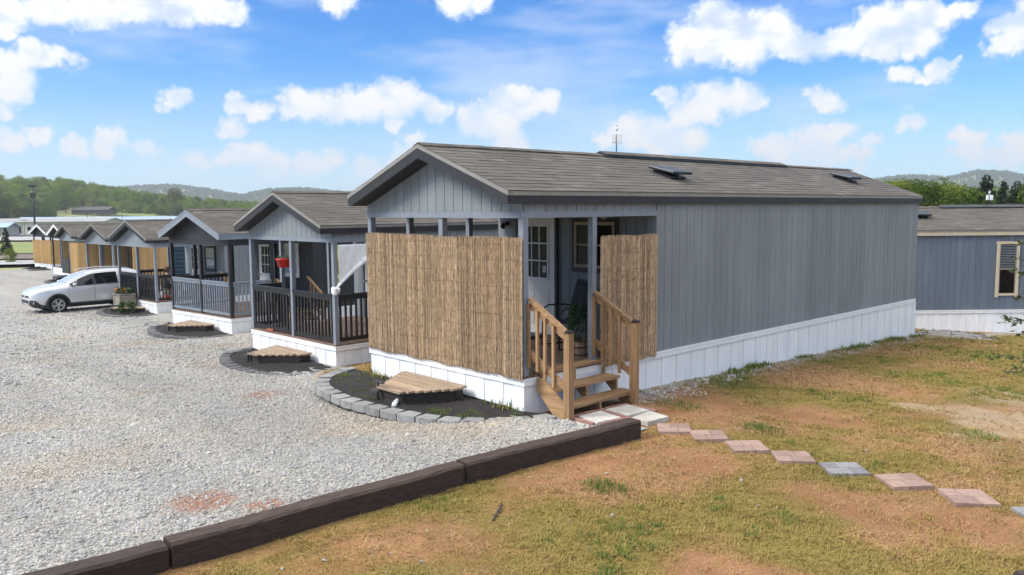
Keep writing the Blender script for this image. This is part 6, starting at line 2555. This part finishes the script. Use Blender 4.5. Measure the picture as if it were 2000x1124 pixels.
LOD = [tree_meshes('broad', 51, 12, 11, .95, 900)[0], tree_meshes('broad', 52, 13, 10, .95, 900)[0], tree_meshes('broad', 53, 11, 11, .95, 900, 'foliage_yellow')[0], tree_meshes('broad', 54, 12, 10, .95, 900)[0]]
far_hill("far_wood", "hazy wooded ridge beyond the third and second roofs", [(-27, 56), (-25.5, 68), (-24, 72), (-22.5, 74), (-20.0, 60), (-18.2, 44), (-16.4, 60), (-14, 62), (-12, 52), (-9, 46)], 1800, 500, 5, 2600)
far_hill("far_wood", "hazy wooded ridge on the skyline at the far right", [(22, 44), (23.8, 74), (25.5, 84), (26.8, 82), (27.9, 78), (29.5, 95), (31, 92), (32.5, 74), (35, 60)], 1800, 500, 6, 2400)

# tree belt behind the home with the tan fascia
rs = random.Random(21)
belt = [(23.6, 74, 'b'), (24.6, 80, 'b'), (25.3, 76, 'b'), (26.0, 82, 'b'), (26.9, 78, 'b'), (27.6, 84, 'b'), (28.3, 80, 'b'), (29.2, 79, 'b'), (30.0, 80, 'c'), (30.9, 76, 'c'), (31.6, 80, 'c'), (32.6, 74, 'c'), (33.6, 76, 'b'), (22.6, 80, 'b'), (29.7, 90, 'b'), (30.5, 92, 'b'), (31.2, 90, 'b'), (32.0, 92, 'b'), (33.0, 90, 'b'), (28.8, 92, 'b')]
tops = {'b': 1.0, 'c': 1.0}
CEDAR = iter(['leftmost dark cedar of the belt behind the home with tan fascia', 'second dark cedar from the left behind the home with tan fascia', 'dark cedar just left of the antenna on the far ridge', 'dark cedar at the right edge behind the far antenna'])
for (b, d, k) in belt:
    x, y = site(b, d)
    zt = CAM.z + d * (np.interp(b, [23, 24.5, 26.5, 28.4, 29.6, 30.2, 30.9, 31.5, 32.6, 34], [50, 54, 55, 50, 47, 52, 46, 40, 55, 55]) / 1588.0) + rs.uniform(-.3, .3)
    zb = -4.2
    if k == 'b' and b > 28.6 and d > 85:
        zt -= 1.0
    hh = zt - zb
    if k == 'b':
        ms = rs.choice(FT)
        h0 = {0: 12, 1: 13, 2: 10, 3: 14}[FT.index(ms)]
        t_ = tree('broadleaf_tree', ms, x, y, hh / h0 * 1.02, 'leafy green tree in the belt behind the home with tan fascia', 'broadleaf trees of the belt behind the far home', z=zb)
    else:
        ms = rs.choice(FC)
        h0 = 10 if ms is FC[0] else 11
        t_ = tree('cedar_tree', ms, x, y, hh / h0 * 1.02, next(CEDAR), 'cedars of the belt behind the far home', z=zb)
        t_.scale.x *= 1.15
        t_.scale.y *= 1.15
pts, sc = [], []
for i in range(60):
    b, d = 22 + 13 * (i + rs.random()) / 60, rs.uniform(60, 70)
    x, y = site(b, d)
    pts.append((x, y, -4.4))
    sc.append(rs.uniform(.36, .50) * (1.12 if b > 28.5 else 1.0))
scatter("undergrowth", np.array(pts), RNG.uniform(0, 6.28, 60), np.array(sc), RNG.integers(0, 3, 60), [FT[0][0], FT[2][0], FY[0][0]], "light green undergrowth at the foot of the tree belt", "undergrowth")

# sapling whose branches reach in from the right edge
sx, sy = 5.15, 2.93
sp = empty('sapling', (sx, sy, float(lawn_z(sx, sy))), 0, 'leafy sapling branches reaching in at the right edge', 'tree')
tr, lf = MB(), MB()
rs = random.Random(31)
trunk = [(0, 0, -.05), (.03, .02, .7), (-.02, .05, 1.5), (.02, .02, 2.3), (.05, 0, 2.9)]
tr.tube(trunk, [.03, .026, .02, .014, .006], 8)
to_view = Vector((-_r2.x, -_r2.y, 0)).normalized()
for i in range(44):
    z = rs.uniform(.95, 2.75)
    a = rs.uniform(0, 6.28)
    ln = rs.uniform(.20, .46) * (1.1 - .25 * (z - 1.0))
    d = Vector((math.cos(a), math.sin(a), rs.uniform(.05, .6)))
    p0 = Vector((0, .03, z))
    p1 = p0 + d * ln * .55 + Vector((0, 0, .02))
    p2 = p0 + d * ln + Vector((0, 0, -.03))
    tr.tube([p0, p1, p2], [.008, .005, .002], 5)
    for q in range(rs.randint(16, 26)):
        t = rs.uniform(.25, 1.05)
        c = p0.lerp(p1, min(1, t * 2)) if t < .5 else p1.lerp(p2, t * 2 - 1)
        dd = (d + Vector((rs.gauss(0, .7), rs.gauss(0, .7), rs.gauss(-.2, .5)))).normalized()
        s = dd.cross(Vector((rs.gauss(0, .4), rs.gauss(0, .4), 1))).normalized()
        nn = dd.cross(s)
        l, w = rs.uniform(.05, .095), rs.uniform(.03, .048)
        c = c + Vector((rs.gauss(0, .02), rs.gauss(0, .02), rs.gauss(0, .02)))
        lf.add([c, c + dd * l * .45 + s * w / 2 + nn * .006, c + dd * l, c + dd * l * .45 - s * w / 2 + nn * .006], [(0, 1, 2, 3)])
tr.build('trunk', M['bark'], sp)
lf.build('crown', M['foliage_sapling'], sp)

# ------------------------------------------------------------------ buildings and poles on the left
def far_house(name, bearing, depth, w, d, h, roof_h, wall, roof, label, turn=0.0, zlift=0.0, eave=.5, openings=(), lean=False):
    x, y = site(bearing, depth)
    h_ = empty(name, (x, y, float(gfar(x, y)) + zlift), math.atan2(_r2.y, _r2.x) + turn, label, 'building')
    MB().box(-w / 2, w / 2, 0, d, -1.5, h).build('wall', M[wall], h_)
    MB().prism([(-eave, h + .02), (d / 2, h + roof_h), (d + eave, h + .02), (d + eave, h + .22), (d / 2, h + roof_h + .25), (-eave, h + .22)], 'x', -w / 2 - eave, w / 2 + eave).build('roof', M[roof], h_)
    MB().prism([(0, h), (d, h), (d / 2, h + roof_h)], 'x', -w / 2 + .05, w / 2 - .05).build('gable', M[wall], h_)
    for (nm, a, b, c, e, mt) in openings:
        o = MB().box(a - .12, b + .12, -.10, -.01, c - .1, e + .12).build(nm, M['fascia_white'], h_)
        MB().box(a, b, -.14, -.105, c, e).build('pane' if nm == 'window' else 'door_leaf', M[mt], o)
    return h_


far_house('warehouse', -26.8, 330, 78, 26, 2.3, 1.1, 'roof_grey', 'metal_roof_sky_reflection', 'long low building with a metal roof given the pale blue of reflected sky beyond the park', zlift=.4,
          openings=[('window', -34 + 6 * k, -32 + 6 * k, .6, 1.7, 'glass_dark') for k in range(11)])
far_house('cream_building', -30.2, 238, 40, 12, 3.2, .9, 'wall_cream', 'roof_grey', 'low cream building beside the road on the left', zlift=.1,
          openings=[('window', -16 + 4.6 * k, -15 + 4.6 * k, .9, 2.0, 'glass_dark') for k in range(7)] + [('door', -5.0, -4.0, .0, 2.1, 'glass_dark')])
bn = far_house('barn', -27.2, 472, 21, 10, 3.4, 1.9, 'barn_wood', 'barn_wood', 'weathered brown barn on the slope below the wood', zlift=-.6,
               openings=[])
for (a, b, c, e) in ((-8.6, -7.7, 0, 1.2), (-3.0, -1.2, .1, 1.9), (3, 4, .3, 1.5)):
    MB().box(a, b, -.12, -.005, c, e).build('opening', M['glass_dark'], bn)
MB().box(-9.0, 1.0, -.9, -.02, -.8, 1.0).build('lean_to', M['concrete_far'], bn)
far_house('shed', -32.2, 205, 5.5, 5, 2.2, 1.1, 'concrete_far', 'metal_roof_sky_reflection', 'small shed with a pale blue roof at the left edge', zlift=.2, openings=[('door', -.6, .6, 0, 1.9, 'glass_dark')])


def pole(name, bearing, depth, h, r, label, kind):
    x, y = site(bearing, depth)
    p = empty(name, (x, y, float(gfar(x, y))), math.atan2(_r2.y, _r2.x), label, 'pole')
    MB().tube([(0, 0, -.5), (0, 0, h)], [r, r * .7], 10).build('shaft', M['metal_black'], p)
    if kind == 'flood':
        MB().bar((-.9, 0, h - .1), (.9, 0, h - .1), .12, .12).build('cross_arm', M['metal_black'], p)
        for q in (-.75, -.25, .25, .75):
            MB().box(q - .2, q + .2, -.35, .05, h - .05, h + .35).build('flood_lamp', M['metal_black'], p)
        MB().box(-.55, .55, -.25, .25, h - 2.9, h - 1.6).build('speaker', M['metal_black'], p)
    elif kind == 'wire':
        MB().bar((-1.0, 0, h - .4), (1.0, 0, h - .4), .10, .12).build('cross_arm', M['bark'], p)
        for q in (-.8, 0, .8):
            MB().tube([(q, 0, h - .34), (q, 0, h - .12)], .04, 6).build('insulator', M['plastic_white'], p)
    else:
        MB().bar((0, 0, h), (.9, 0, h + .1), .06, .06).build('lamp_arm', M['steel'], p)
        MB().box(.5, 1.1, -.12, .12, h + .05, h + .18).build('lamp_head', M['plastic_white'], p)
    return p


pole('light_mast', -30.2, 205, 12.6, .26, 'tall dark floodlight mast left of the park homes', 'flood')
pole('utility_pole', -27.35, 300, 6.0, .12, 'utility pole just left of the brown barn', 'wire')
pole('street_lamp', -27.05, 290, 5.2, .09, 'street lamp before the left end of the barn', 'lamp')
pole('street_lamp', -25.4, 300, 6.5, .09, 'street lamp before the right end of the barn', 'lamp')
pole('street_lamp', -22.6, 310, 4.6, .09, 'street lamp at the right end of the long low building', 'lamp')
pole('utility_pole', -30.75, 210, 4.6, .06, 'thin dark post left of the farthest gable', 'wire')

# ------------------------------------------------------------------ summer haze

hm = bpy.data.materials.new("haze_air")
hm.use_nodes = True
ht = NT(hm.node_tree)
pv = ht.n('ShaderNodeVolumePrincipled')
pv.inputs['Color'].default_value = (0.86, 0.92, 1.0, 1)
pv.inputs['Density'].default_value = 0.00024
pv.inputs['Anisotropy'].default_value = 0.2
ho = ht.n('ShaderNodeOutputMaterial')
ht.l(pv.outputs[0], ho.inputs['Volume'])
HAZE = True
if HAZE:
    o = MB().box(-3100, 3100, -3100, 3100, -14, 150).build('haze', hm, kind='stuff')
    o["label"] = "thin pale summer haze over the whole place"
    o["category"] = "haze"
